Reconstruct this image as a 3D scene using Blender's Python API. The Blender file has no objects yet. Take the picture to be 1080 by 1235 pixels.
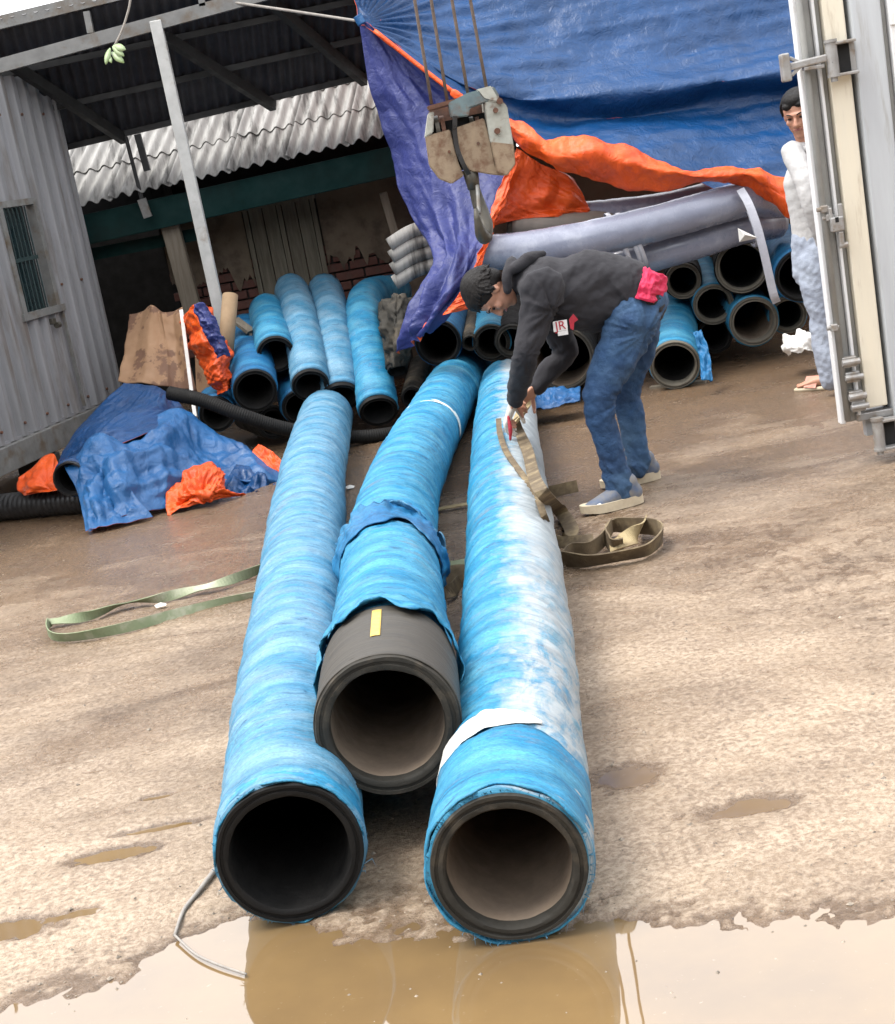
import bpy, bmesh, math, random
import numpy as np
from mathutils import Vector, Matrix
random.seed(7); R_ = math.radians
sc = bpy.context.scene; COL = sc.collection
V = Vector
# ------------------------------------------------------------------ camera
F_PX, CX, CY, H = 1850.0, 540.0, 617.5, 1.55
PITCH, ROLL = R_(12.5), R_(10.5)
fw = V((0, math.cos(PITCH), -math.sin(PITCH))); u0 = V((0, math.sin(PITCH), math.cos(PITCH))); r0 = V((1, 0, 0))
RC = math.cos(ROLL)*r0 - math.sin(ROLL)*u0; UC = math.sin(ROLL)*r0 + math.cos(ROLL)*u0
CAM = V((0, 0, H))
cd = bpy.data.cameras.new('camera'); cam = bpy.data.objects.new('camera', cd); COL.objects.link(cam)
cam.matrix_world = Matrix(((RC.x, UC.x, -fw.x, 0), (RC.y, UC.y, -fw.y, 0), (RC.z, UC.z, -fw.z, H), (0, 0, 0, 1)))
cd.sensor_fit = 'VERTICAL'; cd.sensor_height = 24; cd.lens = F_PX/1235*24; cd.clip_end = 2000; cd.clip_start = .05
sc.camera = cam
# ------------------------------------------------------------------ light
SUN_EL, SUN_AZ = 64, 262      # azimuth clockwise from +Y
w = bpy.data.worlds.new('World'); sc.world = w; w.use_nodes = True
nt = w.node_tree; nt.nodes.clear()
sky = nt.nodes.new('ShaderNodeTexSky'); sky.sky_type = 'NISHITA'; sky.sun_disc = False
sky.sun_elevation = R_(SUN_EL); sky.sun_rotation = R_(SUN_AZ); sky.dust_density = 4; sky.air_density = 1
mx = nt.nodes.new('ShaderNodeMix'); mx.data_type = 'RGBA'; mx.inputs[0].default_value = .8
nt.links.new(sky.outputs[0], mx.inputs[6]); mx.inputs[7].default_value = (15.5, 15.6, 16.0, 1)
bg = nt.nodes.new('ShaderNodeBackground'); bg.inputs[1].default_value = .15
wo = nt.nodes.new('ShaderNodeOutputWorld'); nt.links.new(mx.outputs[2], bg.inputs[0]); nt.links.new(bg.outputs[0], wo.inputs[0])
sl = bpy.data.lights.new('sun', 'SUN'); sl.energy = 2.9; sl.angle = R_(26); sl.color = (1, .96, .9)
so = bpy.data.objects.new('sun', sl); COL.objects.link(so)
el, az = R_(SUN_EL), R_(SUN_AZ)
sd = V((math.sin(az)*math.cos(el), math.cos(az)*math.cos(el), math.sin(el)))
so.rotation_euler = sd.to_track_quat('Z', 'Y').to_euler()
vs = sc.view_settings; vs.view_transform = 'Standard'; vs.look = 'None'; vs.gamma = 1; vs.use_curve_mapping = False; vs.exposure = .48
sc.cycles.max_bounces = 6; sc.cycles.diffuse_bounces = 3; sc.cycles.glossy_bounces = 3; sc.cycles.transparent_max_bounces = 8
sc.cycles.use_denoising = True

# ------------------------------------------------------------------ placing helpers
def ray(px, py): return (fw + RC*((px-CX)/F_PX) + UC*(-(py-CY)/F_PX))
def D(px, py, Y): d = ray(px, py); return CAM + d*(Y/d.y)
def on(px, py, z=0.): d = ray(px, py); return CAM + d*((z-H)/d.z)
def proj(p):
    d = V(p)-CAM; k = d.dot(fw); return (CX + d.dot(RC)/k*F_PX, CY - d.dot(UC)/k*F_PX)

# ------------------------------------------------------------------ noise (numpy)
def _h(i, j, k, s):
    n = (i*374761393 + j*668265263 + k*2147483647 + s*974634777) & 0xffffffff
    n = ((n ^ (n >> 13))*1274126177) & 0xffffffff
    return ((n ^ (n >> 16)) & 0xffff)/32767.5 - 1
def vn(x, y, z=0., s=0):
    x, y, z = np.broadcast_arrays(np.asarray(x, float), np.asarray(y, float), np.asarray(z, float))
    i, j, k = np.floor(x).astype(np.int64), np.floor(y).astype(np.int64), np.floor(z).astype(np.int64)
    f, g, h = x-i, y-j, z-k
    f, g, h = f*f*(3-2*f), g*g*(3-2*g), h*h*(3-2*h)
    def L(a, b, t): return a+(b-a)*t
    return L(L(L(_h(i, j, k, s), _h(i+1, j, k, s), f), L(_h(i, j+1, k, s), _h(i+1, j+1, k, s), f), g),
             L(L(_h(i, j, k+1, s), _h(i+1, j, k+1, s), f), L(_h(i, j+1, k+1, s), _h(i+1, j+1, k+1, s), f), g), h)
def fbm(x, y, z=0., s=0, o=4):
    r, a = 0, 1.
    for q in range(o): r = r+a*vn(np.asarray(x)*2**q, np.asarray(y)*2**q, np.asarray(z)*2**q, s+q*17); a *= .5
    return r
def ridge(x, y, z=0., s=0, o=3):
    r, a = 0, 1.
    for q in range(o): r = r+a*(1-2*np.abs(vn(np.asarray(x)*2**q, np.asarray(y)*2**q, np.asarray(z)*2**q, s+q*13))); a *= .5
    return r

def crumple(x, y, z=0., f=1., seed=0, n=6, sharp=1.):
    r = np.random.RandomState(seed); out = 0; tot = 0
    for k in range(n):
        a = r.uniform(0, math.pi); fr = f*r.uniform(.5, 2.6); am = 1/fr**.9; ph = r.uniform(0, 9)
        q = (np.cos(a)*x+np.sin(a)*y+r.uniform(-.4, .4)*z)*fr+ph+.35*vn(x*f*.8+k, y*f*.8, z, seed+k)
        tri = np.abs((q % 2.)-1)*2-1; out = out+am*np.sign(tri)*np.abs(tri)**sharp*(.4+.6*np.abs(vn(x*f*.6, y*f*.6, k*3.3, seed+50))); tot += am
    return out/tot*3.2

# ------------------------------------------------------------------ object helpers
def tag(o, label=None, cat=None, group=None, kind=None):
    if label: o['label'] = label
    if cat: o['category'] = cat
    if group: o['group'] = group
    if kind: o['kind'] = kind
    return o
def thing(name, label, cat, loc=(0, 0, 0), group=None):
    o = bpy.data.objects.new(name, None); COL.objects.link(o); o.location = loc; o.empty_display_size = .1
    return tag(o, label, cat, group)
def wloc(o):
    p = V((0, 0, 0))
    while o is not None: p += o.location; o = o.parent
    return p
def mobj(name, verts, faces, mat, parent=None, smooth=True, uv=None, mats=None, midx=None, org=None):
    """verts in world coordinates"""
    verts = np.asarray([tuple(v) for v in verts] if not isinstance(verts, np.ndarray) else verts, float)
    o0 = V((0, 0, 0))
    if parent is not None: base = wloc(parent)
    else: base = V((0, 0, 0))
    if org is not None: o0 = V(org)-base
    elif parent is None: o0 = V((float(verts[:, 0].mean()), float(verts[:, 1].mean()), float(verts[:, 2].min())))
    me = bpy.data.meshes.new(name)
    me.from_pydata((verts - np.array(base+o0)).tolist(), [], [list(map(int, f)) for f in faces])
    if mats: [me.materials.append(m) for m in mats]
    else: me.materials.append(mat)
    if midx is not None: me.polygons.foreach_set('material_index', np.asarray(midx, dtype=np.int32))
    if smooth: me.polygons.foreach_set('use_smooth', np.ones(len(me.polygons), dtype=bool))
    if uv is not None:
        l = me.uv_layers.new(name='UVMap'); li = np.empty(len(me.loops), dtype=np.int32); me.loops.foreach_get('vertex_index', li)
        l.data.foreach_set('uv', np.asarray(uv, float)[li].ravel())
    me.update()
    o = bpy.data.objects.new(name, me); COL.objects.link(o)
    o.parent = parent; o.location = o0
    return o
class MB:
    def __init__(s): s.v = []; s.f = []
    def add(s, v, f):
        n = len(s.v); s.v += [V(a) for a in v]; s.f += [[i+n for i in q] for q in f]; return s
    def box(s, c, size, X=(1, 0, 0), Y=(0, 1, 0), Z=(0, 0, 1), bev=0.):
        c = V(c); X, Y, Z = V(X).normalized()*size[0]/2, V(Y).normalized()*size[1]/2, V(Z).normalized()*size[2]/2
        if bev <= 0:
            v = [c+X*a+Y*b+Z*d for a in (-1, 1) for b in (-1, 1) for d in (-1, 1)]
            return s.add(v, [(0, 1, 3, 2), (4, 6, 7, 5), (0, 4, 5, 1), (2, 3, 7, 6), (0, 2, 6, 4), (1, 5, 7, 3)])
        bm = bmesh.new(); bmesh.ops.create_cube(bm, size=2)
        for q in bm.verts: q.co = V((q.co.x*size[0]/2, q.co.y*size[1]/2, q.co.z*size[2]/2))
        bmesh.ops.bevel(bm, geom=bm.edges[:], offset=bev, segments=2, profile=.5, affect='EDGES')
        bm.verts.ensure_lookup_table()
        Xn, Yn, Zn = X.normalized(), Y.normalized(), Z.normalized()
        v = [c+Xn*q.co.x+Yn*q.co.y+Zn*q.co.z for q in bm.verts]; f = [[t.index for t in q.verts] for q in bm.faces]; bm.free()
        return s.add(v, f)
    def beam(s, a, b, wd, th, up=(0, 0, 1), bev=0.):
        a, b = V(a), V(b); d = (b-a); L = d.length; d.normalize(); up = V(up); sd_ = d.cross(up).normalized(); up = sd_.cross(d)
        return s.box((a+b)/2, (L, wd, th), d, sd_, up, bev)
    def cyl(s, a, b, r, n=16, r2=None, cap=True):
        a, b = V(a), V(b); r2 = r if r2 is None else r2; d = (b-a).normalized(); x = d.orthogonal().normalized(); y = d.cross(x)
        v = [a+(x*math.cos(t)+y*math.sin(t))*r for t in [2*math.pi*i/n for i in range(n)]]+[b+(x*math.cos(t)+y*math.sin(t))*r2 for t in [2*math.pi*i/n for i in range(n)]]
        f = [(i, (i+1) % n, n+(i+1) % n, n+i) for i in range(n)]
        if cap: f += [tuple(range(n-1, -1, -1)), tuple(range(n, 2*n))]
        return s.add(v, f)
    def tube(s, pts, r, n=8, sub=6):
        P = spline(pts, sub=sub); v, f, _ = sweep(P, [r(i/(len(P)-1)) if callable(r) else r for i in range(len(P))], n)
        return s.add([tuple(q) for q in v], f)
    def build(s, name, mat, parent=None, smooth=False, **k):
        o = mobj(name, s.v, s.f, mat, parent, smooth, **k)
        return o
def spline(pts, sub=8):
    P = [V(p) for p in pts]
    if len(P) == 2: return [P[0].lerp(P[1], i/sub) for i in range(sub+1)]
    Q = [P[0]*2-P[1]]+P+[P[-1]*2-P[-2]]; out = []
    for i in range(1, len(Q)-2):
        a, b, c, d = Q[i-1], Q[i], Q[i+1], Q[i+2]
        for k in range(sub):
            t = k/sub
            out.append(.5*((2*b)+(c-a)*t+(2*a-5*b+4*c-d)*t*t+(-a+3*b-3*c+d)*t**3))
    out.append(P[-1]); return out
def resample(P, n):
    A = np.array([tuple(p) for p in P]); d = np.r_[0, np.cumsum(np.linalg.norm(np.diff(A, axis=0), axis=1))]
    t = np.linspace(0, d[-1], n); return np.c_[[np.interp(t, d, A[:, i]) for i in range(3)]].T, t
def frames(A, up=(0, 0, 1)):
    T = np.gradient(A, axis=0); T /= np.linalg.norm(T, axis=1)[:, None]
    n0 = np.array(up, float); n0 -= T[0]*n0.dot(T[0]); n0 /= np.linalg.norm(n0); N = [n0]
    for i in range(1, len(A)):
        n = N[-1]-T[i]*N[-1].dot(T[i]); n /= np.linalg.norm(n); N.append(n)
    N = np.array(N); return T, N, np.cross(T, N)
def grid_faces(nr, nc, wrap=False, flip=False, off=0):
    f = []
    for i in range(nr-1):
        for j in range(nc if wrap else nc-1):
            a, b, c, d = i*nc+j, i*nc+(j+1) % nc, (i+1)*nc+(j+1) % nc, (i+1)*nc+j
            f.append((a+off, d+off, c+off, b+off) if flip else (a+off, b+off, c+off, d+off))
    return f
def sweep(P, rad, n=16, cap=True):
    A = np.array([tuple(p) for p in P]); T, N, B = frames(A, (0.013, .027, 1) if abs((A[-1]-A[0])[2]) < .9*np.linalg.norm(A[-1]-A[0]) else (1, .01, 0))
    rad = np.broadcast_to(np.asarray(rad, float), (len(A),)); th = np.linspace(0, 2*math.pi, n, endpoint=False)
    v = A[:, None, :]+(N[:, None, :]*np.cos(th)[None, :, None]+B[:, None, :]*np.sin(th)[None, :, None])*rad[:, None, None]
    v = v.reshape(-1, 3); f = grid_faces(len(A), n, True)
    if cap: f += [tuple(range(n-1, -1, -1)), tuple((len(A)-1)*n+i for i in range(n))]
    return v, f, None

# ------------------------------------------------------------------ materials
def nmat(name):
    m = bpy.data.materials.new(name); m.use_nodes = True; t = m.node_tree; t.nodes.clear()
    o = t.nodes.new('ShaderNodeOutputMaterial'); p = t.nodes.new('ShaderNodeBsdfPrincipled'); t.links.new(p.outputs[0], o.inputs[0])
    return m, t, p
def N_(t, ty, **k):
    n = t.nodes.new('ShaderNode'+ty)
    for a, b in k.items(): setattr(n, a, b)
    return n
def noise_n(t, vec, scale, detail=5, rough=.6, dist=0.):
    n = N_(t, 'TexNoise'); n.inputs['Scale'].default_value = scale; n.inputs['Detail'].default_value = detail
    n.inputs['Roughness'].default_value = rough; n.inputs['Distortion'].default_value = dist
    if vec is not None: t.links.new(vec, n.inputs['Vector'])
    return n.outputs['Fac']
def ramp_n(t, fac, stops):
    r = N_(t, 'ValToRGB'); t.links.new(fac, r.inputs[0]); e = r.color_ramp.elements
    while len(e) < len(stops): e.new(.5)
    for i, (p, c) in enumerate(stops):
        e[i].position = p; e[i].color = (c, c, c, 1) if isinstance(c, (int, float)) else (*c, 1)
    return r.outputs[0]
def mix_n(t, fac, a, b, mode='MIX'):
    m = N_(t, 'Mix', data_type='RGBA', blend_type=mode)
    for k, q in ((0, fac), (6, a), (7, b)):
        if isinstance(q, (int, float)): m.inputs[k].default_value = q if k == 0 else (q, q, q, 1)
        elif isinstance(q, tuple): m.inputs[k].default_value = (*q, 1)
        else: t.links.new(q, m.inputs[k])
    return m.outputs[2]
def map_n(t, src, scale=(1, 1, 1)):
    m = N_(t, 'Mapping'); m.inputs['Scale'].default_value = scale; t.links.new(src, m.inputs[0]); return m.outputs[0]
def bump_n(t, p, h, st=.3, dist=.01, prev=None):
    b = N_(t, 'Bump'); b.inputs['Strength'].default_value = st; b.inputs['Distance'].default_value = dist; t.links.new(h, b.inputs['Height'])
    if prev is not None: t.links.new(prev, b.inputs['Normal'])
    t.links.new(b.outputs[0], p.inputs['Normal']); return b.outputs[0]
def pmat(name, c1, c2=None, scale=6, rough=.7, bump=.2, bscale=60, metal=0., coat=0., dirt=None, dscale=2.5, dpos=(.5, .7), stretch=(1, 1, 1), rvar=.15, bdist=.004, spec=.5, uv=False, sheen=0.):
    m, t, p = nmat(name); tc = N_(t, 'TexCoord'); v = map_n(t, tc.outputs['UV' if uv else 'Object'], stretch)
    c2 = c2 or tuple(a*.75 for a in c1)
    col = mix_n(t, ramp_n(t, noise_n(t, v, scale), [(.3, 0.), (.7, 1.)]), c1, c2)
    if dirt is not None: col = mix_n(t, ramp_n(t, noise_n(t, v, dscale, 8, .65), [(dpos[0], 0.), (dpos[1], 1.)]), col, dirt)
    t.links.new(col, p.inputs['Base Color'])
    rr = ramp_n(t, noise_n(t, v, scale*2), [(.3, max(.02, rough-rvar)), (.7, min(1, rough+rvar))]); t.links.new(rr, p.inputs['Roughness'])
    p.inputs['Metallic'].default_value = metal; p.inputs['Coat Weight'].default_value = coat; p.inputs['Coat Roughness'].default_value = .2
    p.inputs['Specular IOR Level'].default_value = spec; p.inputs['Sheen Weight'].default_value = sheen
    if bump: bump_n(t, p, noise_n(t, v, bscale, 6), bump, bdist)
    return m
M = {}
# blue woven wrap: UV.x metres along, UV.y angle 0..1
def wrap_mat(name, blue, fade, fadeamt, dirtc=(.20, .21, .23), line=.85):
    m, t, p = nmat(name); uv = N_(t, 'TexCoord').outputs['UV']
    a = noise_n(t, map_n(t, uv, (8, 3.2, 1)), 1, 8, .72, .3)
    b = noise_n(t, map_n(t, uv, (9, 3, 1)), 1.3, 8, .7)
    st = noise_n(t, map_n(t, uv, (90, 3.5, 1)), 1, 4, .6)      # circumferential streaks
    col = mix_n(t, ramp_n(t, st, [(.35, 0.), (.65, 1.)]), blue, tuple(c*.62 for c in blue))
    col = mix_n(t, ramp_n(t, a, [(fadeamt-.10, 0.), (fadeamt+.20, .85)]), col, fade)
    col = mix_n(t, ramp_n(t, b, [(.56, 0.), (.74, .75)]), col, dirtc)
    ln = noise_n(t, map_n(t, uv, (26, 2.2, 1)), 1, 3, .5, .1)
    lm = ramp_n(t, ln, [(.485, 0.), (.5, 1.), (.515, 0.)])
    gate = ramp_n(t, noise_n(t, map_n(t, uv, (5, 4, 1)), 2.3, 2), [(.5, 0.), (.6, line)])
    bandv = noise_n(t, map_n(t, uv, (17, .7, 1)), 1, 1, .5)
    col = mix_n(t, 1., col, ramp_n(t, bandv, [(.35, .80), (.65, 1.)]), 'MULTIPLY')
    ln3 = ramp_n(t, noise_n(t, map_n(t, uv, (60, 3.5, 1)), 1, 2, .5, .2), [(.49, 0.), (.5, .6), (.512, 0.)]); col = mix_n(t, ln3, col, (.01, .07, .16))
    wvc = noise_n(t, map_n(t, uv, (330, 110, 1)), 1, 3, .7); col = mix_n(t, 1., col, ramp_n(t, wvc, [(.34, .60), (.60, 1.)]), 'MULTIPLY')
    lm2 = mix_n(t, 1., lm, gate, 'MULTIPLY')
    col = mix_n(t, lm2, col, (.015, .06, .13)); t.links.new(col, p.inputs['Base Color'])
    p.inputs['Roughness'].default_value = .58; p.inputs['Specular IOR Level'].default_value = .4
    b1 = bump_n(t, p, st, .6, .006)
    wv = noise_n(t, map_n(t, uv, (700, 260, 1)), 1, 2)
    bump_n(t, p, wv, .25, .0015, b1); return m
M['wrap'] = wrap_mat('blue_wrap', (.012, .26, .50), (.13, .43, .58), .52)
M['wrap_pale'] = wrap_mat('blue_wrap_faded', (.055, .28, .48), (.24, .41, .53), .48, (.24, .25, .28))
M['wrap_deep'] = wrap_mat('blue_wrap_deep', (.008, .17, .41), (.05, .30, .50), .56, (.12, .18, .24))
def wrap_half():   # the right-hand hose: blue on its left flank, chalky grey on its right one
    m = wrap_mat('blue_wrap_chalky', (.012, .27, .50), (.15, .44, .57), .54); t = m.node_tree; p = [n for n in t.nodes if n.type == 'BSDF_PRINCIPLED'][0]
    src = p.inputs['Base Color'].links[0].from_socket; uv = [n for n in t.nodes if n.type == 'TEX_COORD'][0].outputs['UV']
    s = N_(t, 'SeparateXYZ'); t.links.new(uv, s.inputs[0])
    n = noise_n(t, map_n(t, uv, (5, 6, 1)), 1.2, 7, .7)
    ad = N_(t, 'Math', operation='MULTIPLY_ADD'); t.links.new(n, ad.inputs[0]); ad.inputs[1].default_value = .34
    sb = N_(t, 'Math', operation='SUBTRACT'); t.links.new(s.outputs['Y'], sb.inputs[0]); sb.inputs[1].default_value = .67; t.links.new(sb.outputs[0], ad.inputs[2])
    f = ramp_n(t, ad.outputs[0], [(.47, 0.), (.56, .92), (.86, .92), (.94, 0.)])
    grey = mix_n(t, ramp_n(t, noise_n(t, map_n(t, uv, (30, 5, 1)), 1, 6, .7), [(.35, 0.), (.7, 1.)]), (.40, .43, .44), (.22, .245, .26))
    # worn patches show the blue again towards the near end
    g2 = ramp_n(t, noise_n(t, map_n(t, uv, (4, 9, 1)), 1.6, 6, .7, .6), [(.46, 1.), (.60, .25)])
    nr = N_(t, 'MapRange'); t.links.new(s.outputs['X'], nr.inputs[0]); nr.inputs[1].default_value = .9; nr.inputs[2].default_value = 2.4
    g3 = mix_n(t, nr.outputs[0], g2, 1.)
    t.links.new(mix_n(t, mix_n(t, 1., f, g3, 'MULTIPLY'), src, grey), p.inputs['Base Color']); return m
M['wrap_half'] = wrap_half()
M['rubber'] = pmat('black_rubber', (.007, .007, .007), (.014, .013, .012), 12, .7, .3, 90, rvar=.12, spec=.2)
M['rubber_dusty'] = pmat('dusty_rubber', (.022, .021, .018), (.045, .041, .034), 10, .7, .35, 90, dirt=(.11, .09, .065), dscale=6, spec=.2)
M['rim_dusty'] = pmat('dust_covered_rim', (.105, .096, .078), (.15, .135, .105), 10, .75, .35, 90, dirt=(.06, .052, .042), dscale=6, spec=.2)
M['rubber_brown'] = pmat('muddy_bore', (.20, .155, .115), (.13, .10, .075), 9, .55, .25, 40, dirt=(.27, .21, .155), dscale=3)
M['cuff'] = pmat('grey_rubber_cuff', (.034, .031, .026), (.060, .053, .042), 1.2, .62, .5, 1, stretch=(60, 6, 1), uv=True, bdist=.004)
M['yellow'] = pmat('yellow_tape', (.62, .43, .10), (.55, .36, .08), 30, .5)
M['white_tape'] = pmat('white_tape', (.78, .76, .70), (.6, .6, .58), 8, .5, .2)
M['black'] = pmat('black_plastic_hose', (.012, .012, .013), (.03, .03, .03), 20, .38, .2)
def tarp_mat(name, c1, c2, rough=.36, w=.3):
    m, t, p = nmat(name); tc = N_(t, 'TexCoord').outputs['Object']
    col = mix_n(t, ramp_n(t, noise_n(t, tc, 3, 7, .65), [(.35, 0.), (.7, 1.)]), c1, c2)
    col = mix_n(t, ramp_n(t, noise_n(t, tc, 11, 8, .7, .5), [(.60, 0.), (.78, w)]), col, tuple(min(.75, a*1.6+.16) for a in c1))
    t.links.new(col, p.inputs['Base Color']); p.inputs['Roughness'].default_value = rough; p.inputs['Specular IOR Level'].default_value = .4
    a = bump_n(t, p, noise_n(t, tc, 14, 7, .62, 1.2), .6, .02); bump_n(t, p, noise_n(t, tc, 90, 3), .15, .003, a); return m
M['tarp'] = tarp_mat('blue_tarp', (.002, .045, .150), (.001, .028, .095), .36, .16)
M['tarp_violet'] = tarp_mat('violet_blue_tarp', (.030, .040, .17), (.018, .026, .11), .45, .25)
M['tarp_orange'] = tarp_mat('orange_tarp', (.72, .10, .010), (.55, .055, .008), .4, .15)
M['tarp_pale'] = tarp_mat('worn_blue_tarp', (.014, .095, .25), (.010, .06, .17), .38, .45)
M['grey_hose'] = pmat('film_wrapped_grey_hose', (.24, .26, .33), (.19, .205, .27), 5, .28, .3, 30, coat=.35, dirt=(.36, .38, .45), dscale=4, dpos=(.55, .75))
M['film'] = pmat('clear_film', (.50, .51, .56), (.38, .39, .44), 20, .25, .5, 50, coat=.4)
M['grey_hose2'] = pmat('brown_grey_hose', (.26, .22, .18), (.18, .16, .14), 5, .6)
M['galv'] = pmat('galvanised_sheet', (.26, .26, .27), (.17, .17, .17), 3, .6, .12, 80, dirt=(.10, .075, .055), dscale=5, dpos=(.50, .72), stretch=(1.6, 1.6, .22))
M['galv_dark'] = pmat('dark_sheet', (.035, .035, .042), (.022, .022, .026), 3, .7, .1)  # near-black sheet, much darker than the upper skin
M['steel_dark'] = pmat('dark_steel', (.010, .011, .011), (.018, .018, .018), 6, .6)
M['steel'] = pmat('grey_steel', (.20, .20, .19), (.13, .13, .125), 9, .5, .15, dirt=(.11, .08, .05), dscale=8)
M['post'] = pmat('pale_painted_post', (.50, .50, .48), (.38, .38, .36), 12, .5, .1, dirt=(.25, .2, .15), dscale=9, dpos=(.6, .8))
M['green'] = pmat('dark_green_paint', (.006, .030, .028), (.004, .020, .019), 5, .75, .15, dirt=(.012, .022, .02), spec=.15)
M['asb'] = pmat('fibre_cement', (.32, .315, .30), (.19, .185, .175), 5, .85, .4, 60, dirt=(.045, .043, .040), dscale=4.5, dpos=(.48, .66), stretch=(4, .5, .5))  # dark streaks down the slope: dirt, plus painted shade for the corrugations
M['asb2'] = pmat('fibre_cement_pale', (.34, .335, .32), (.22, .215, .205), 7, .85, .3, 60, dirt=(.06, .057, .052), dscale=4.5, dpos=(.52, .70), stretch=(4, .5, .5))  # paler sheets, same streaks of dirt and painted valley shade
M['plaster'] = pmat('stained_plaster', (.15, .118, .080), (.09, .072, .052), 3, .9, .4, 20, dirt=(.05, .036, .028), dscale=3)
M['brick'] = pmat('old_brick', (.11, .040, .030), (.065, .034, .026), 9, .9, .4, 40, dirt=(.06, .052, .044), dscale=6)
M['mortar'] = pmat('dark_mortar', (.035, .03, .026), None, 8, .95)
M['wood_dark'] = pmat('weathered_wood', (.15, .14, .105), (.09, .082, .06), 3, .8, .5, 8, stretch=(12, 12, 1))
M['wood'] = pmat('grey_timber', (.20, .17, .13), (.13, .11, .08), 3, .8, .5, 8, stretch=(14, 14, 1))
M['card'] = pmat('brown_cardboard', (.36, .215, .12), (.27, .155, .085), 4, .75, .2, 30, dirt=(.17, .09, .055), dscale=3.5, dpos=(.50, .53))
M['cardtube'] = pmat('cardboard_tube', (.30, .21, .12), (.2, .13, .08), 5, .8)
M['white'] = pmat('white_plastic', (.72, .71, .68), (.55, .54, .5), 9, .5)
M['cont_cream'] = pmat('cream_panel', (.76, .70, .56), (.70, .65, .53), 5, .45, .05, dirt=(.42, .33, .22), dscale=5, dpos=(.56, .80), stretch=(5, 5, .6))
M['cont_grey'] = pmat('grey_blue_paint', (.50, .53, .55), (.43, .45, .47), 4, .45, .06, dirt=(.30, .29, .26), dscale=5, dpos=(.56, .82), stretch=(5, 5, .5))
M['cont_white'] = pmat('white_paint', (.76, .77, .77), (.68, .68, .68), 4, .45, .05, dirt=(.5, .46, .4), dscale=7, dpos=(.64, .85))
M['cont_zinc'] = pmat('zinc_fittings', (.40, .40, .39), (.28, .27, .26), 20, .42, .2, metal=.35, dirt=(.22, .17, .12), dscale=15)
M['gasket'] = pmat('grey_gasket', (.29, .29, .27), (.22, .22, .21), 7, .55, .1)
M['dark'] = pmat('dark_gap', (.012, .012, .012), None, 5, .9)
M['strap_brown'] = pmat('brown_webbing', (.145, .108, .062), (.085, .062, .038), 14, .85, .5, 160, dirt=(.27, .21, .12), dscale=9, dpos=(.5, .7))
M['strap_tan'] = pmat('tan_webbing', (.42, .34, .19), (.28, .21, .11), 14, .85, .5, 160, dirt=(.14, .1, .06), dscale=12, dpos=(.5, .7))
M['strap_green'] = pmat('green_webbing', (.13, .18, .085), (.28, .30, .20), 5, .8, .5, 160, dirt=(.42, .41, .32), dscale=6, dpos=(.52, .7))
M['hookpaint'] = pmat('rusty_cream_paint', (.31, .235, .155), (.20, .14, .09), 16, .6, .4, 60, dirt=(.13, .06, .03), dscale=16, dpos=(.50, .68))
M['hookgrey'] = pmat('worn_grey_block', (.42, .43, .38), (.27, .27, .23), 20, .5, .3, 60, dirt=(.14, .07, .04), dscale=18, dpos=(.52, .68))
M['hookteal'] = pmat('grey_teal_bracket', (.16, .23, .24), (.10, .14, .15), 14, .5, .3, dirt=(.14, .07, .04), dscale=16)
M['rust'] = pmat('rust', (.15, .06, .03), (.07, .04, .03), 22, .8, .5)
M['chain'] = pmat('oily_steel', (.05, .047, .04), (.09, .08, .06), 25, .45, .3, metal=.3)
M['rope'] = pmat('pale_rope', (.32, .30, .27), (.22, .2, .18), 40, .9)
M['wire'] = pmat('wire_rope', (.16, .115, .085), (.08, .06, .05), 60, .6, metal=.2)
M['leaf'] = pmat('leaf', (.19, .29, .10), (.30, .37, .22), 20, .45)
M['skin'] = pmat('skin', (.50, .26, .17), (.42, .20, .13), 12, .5, .1, 90)
M['lips'] = pmat('lips', (.34, .12, .10), None, 20, .5)
M['hair'] = pmat('black_hair', (.006, .005, .005), (.013, .011, .010), 30, .6, .8, 160, stretch=(1, 1, .3), bdist=.006, spec=.25)
M['hoodie'] = pmat('charcoal_sweatshirt', (.022, .021, .025), (.034, .033, .037), 7, .85, .5, 45, sheen=.05, bdist=.006, spec=.25)
M['jeans'] = pmat('blue_denim', (.022, .070, .165), (.012, .036, .092), 9, .85, .9, 30, dirt=(.075, .15, .25), dscale=3, dpos=(.46, .74), bdist=.014)
M['jeans_pale'] = pmat('pale_denim', (.33, .37, .44), (.25, .28, .35), 9, .85, .6, 30, dirt=(.38, .43, .50), dscale=3, bdist=.01)
M['shirt'] = pmat('off_white_shirt', (.50, .49, .48), (.40, .395, .39), 7, .85, .5, 30, bdist=.01)
M['pink'] = pmat('pink_cloth', (.62, .02, .09), (.5, .015, .06), 12, .7, .4, 40)
M['glove'] = pmat('white_work_glove', (.66, .62, .56), (.48, .45, .40), 30, .9, .6, 160)
M['glove_red'] = pmat('red_glove_palm', (.45, .03, .05), (.3, .02, .03), 20, .6)
M['shoe'] = pmat('blue_grey_shoe', (.05, .10, .20), (.24, .22, .19), 16, .7, .3)
M['sole'] = pmat('dirty_pale_sole', (.66, .58, .42), (.50, .42, .30), 18, .7, .3)
M['sandal'] = pmat('tan_sandal', (.62, .27, .20), (.5, .22, .16), 18, .6)
M['logo_white'] = pmat('logo_white', (.78, .76, .74), None, 30, .6, 0)
M['logo_red'] = pmat('logo_red', (.42, .02, .04), None, 30, .6, 0)
M['glass'] = pmat('dark_window', (.006, .016, .020), (.01, .025, .028), 4, .3, 0, coat=.3)
M['bar'] = pmat('window_bar', (.022, .045, .045), None, 9, .5, 0)
M['sand_litter'] = M['white']
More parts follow.
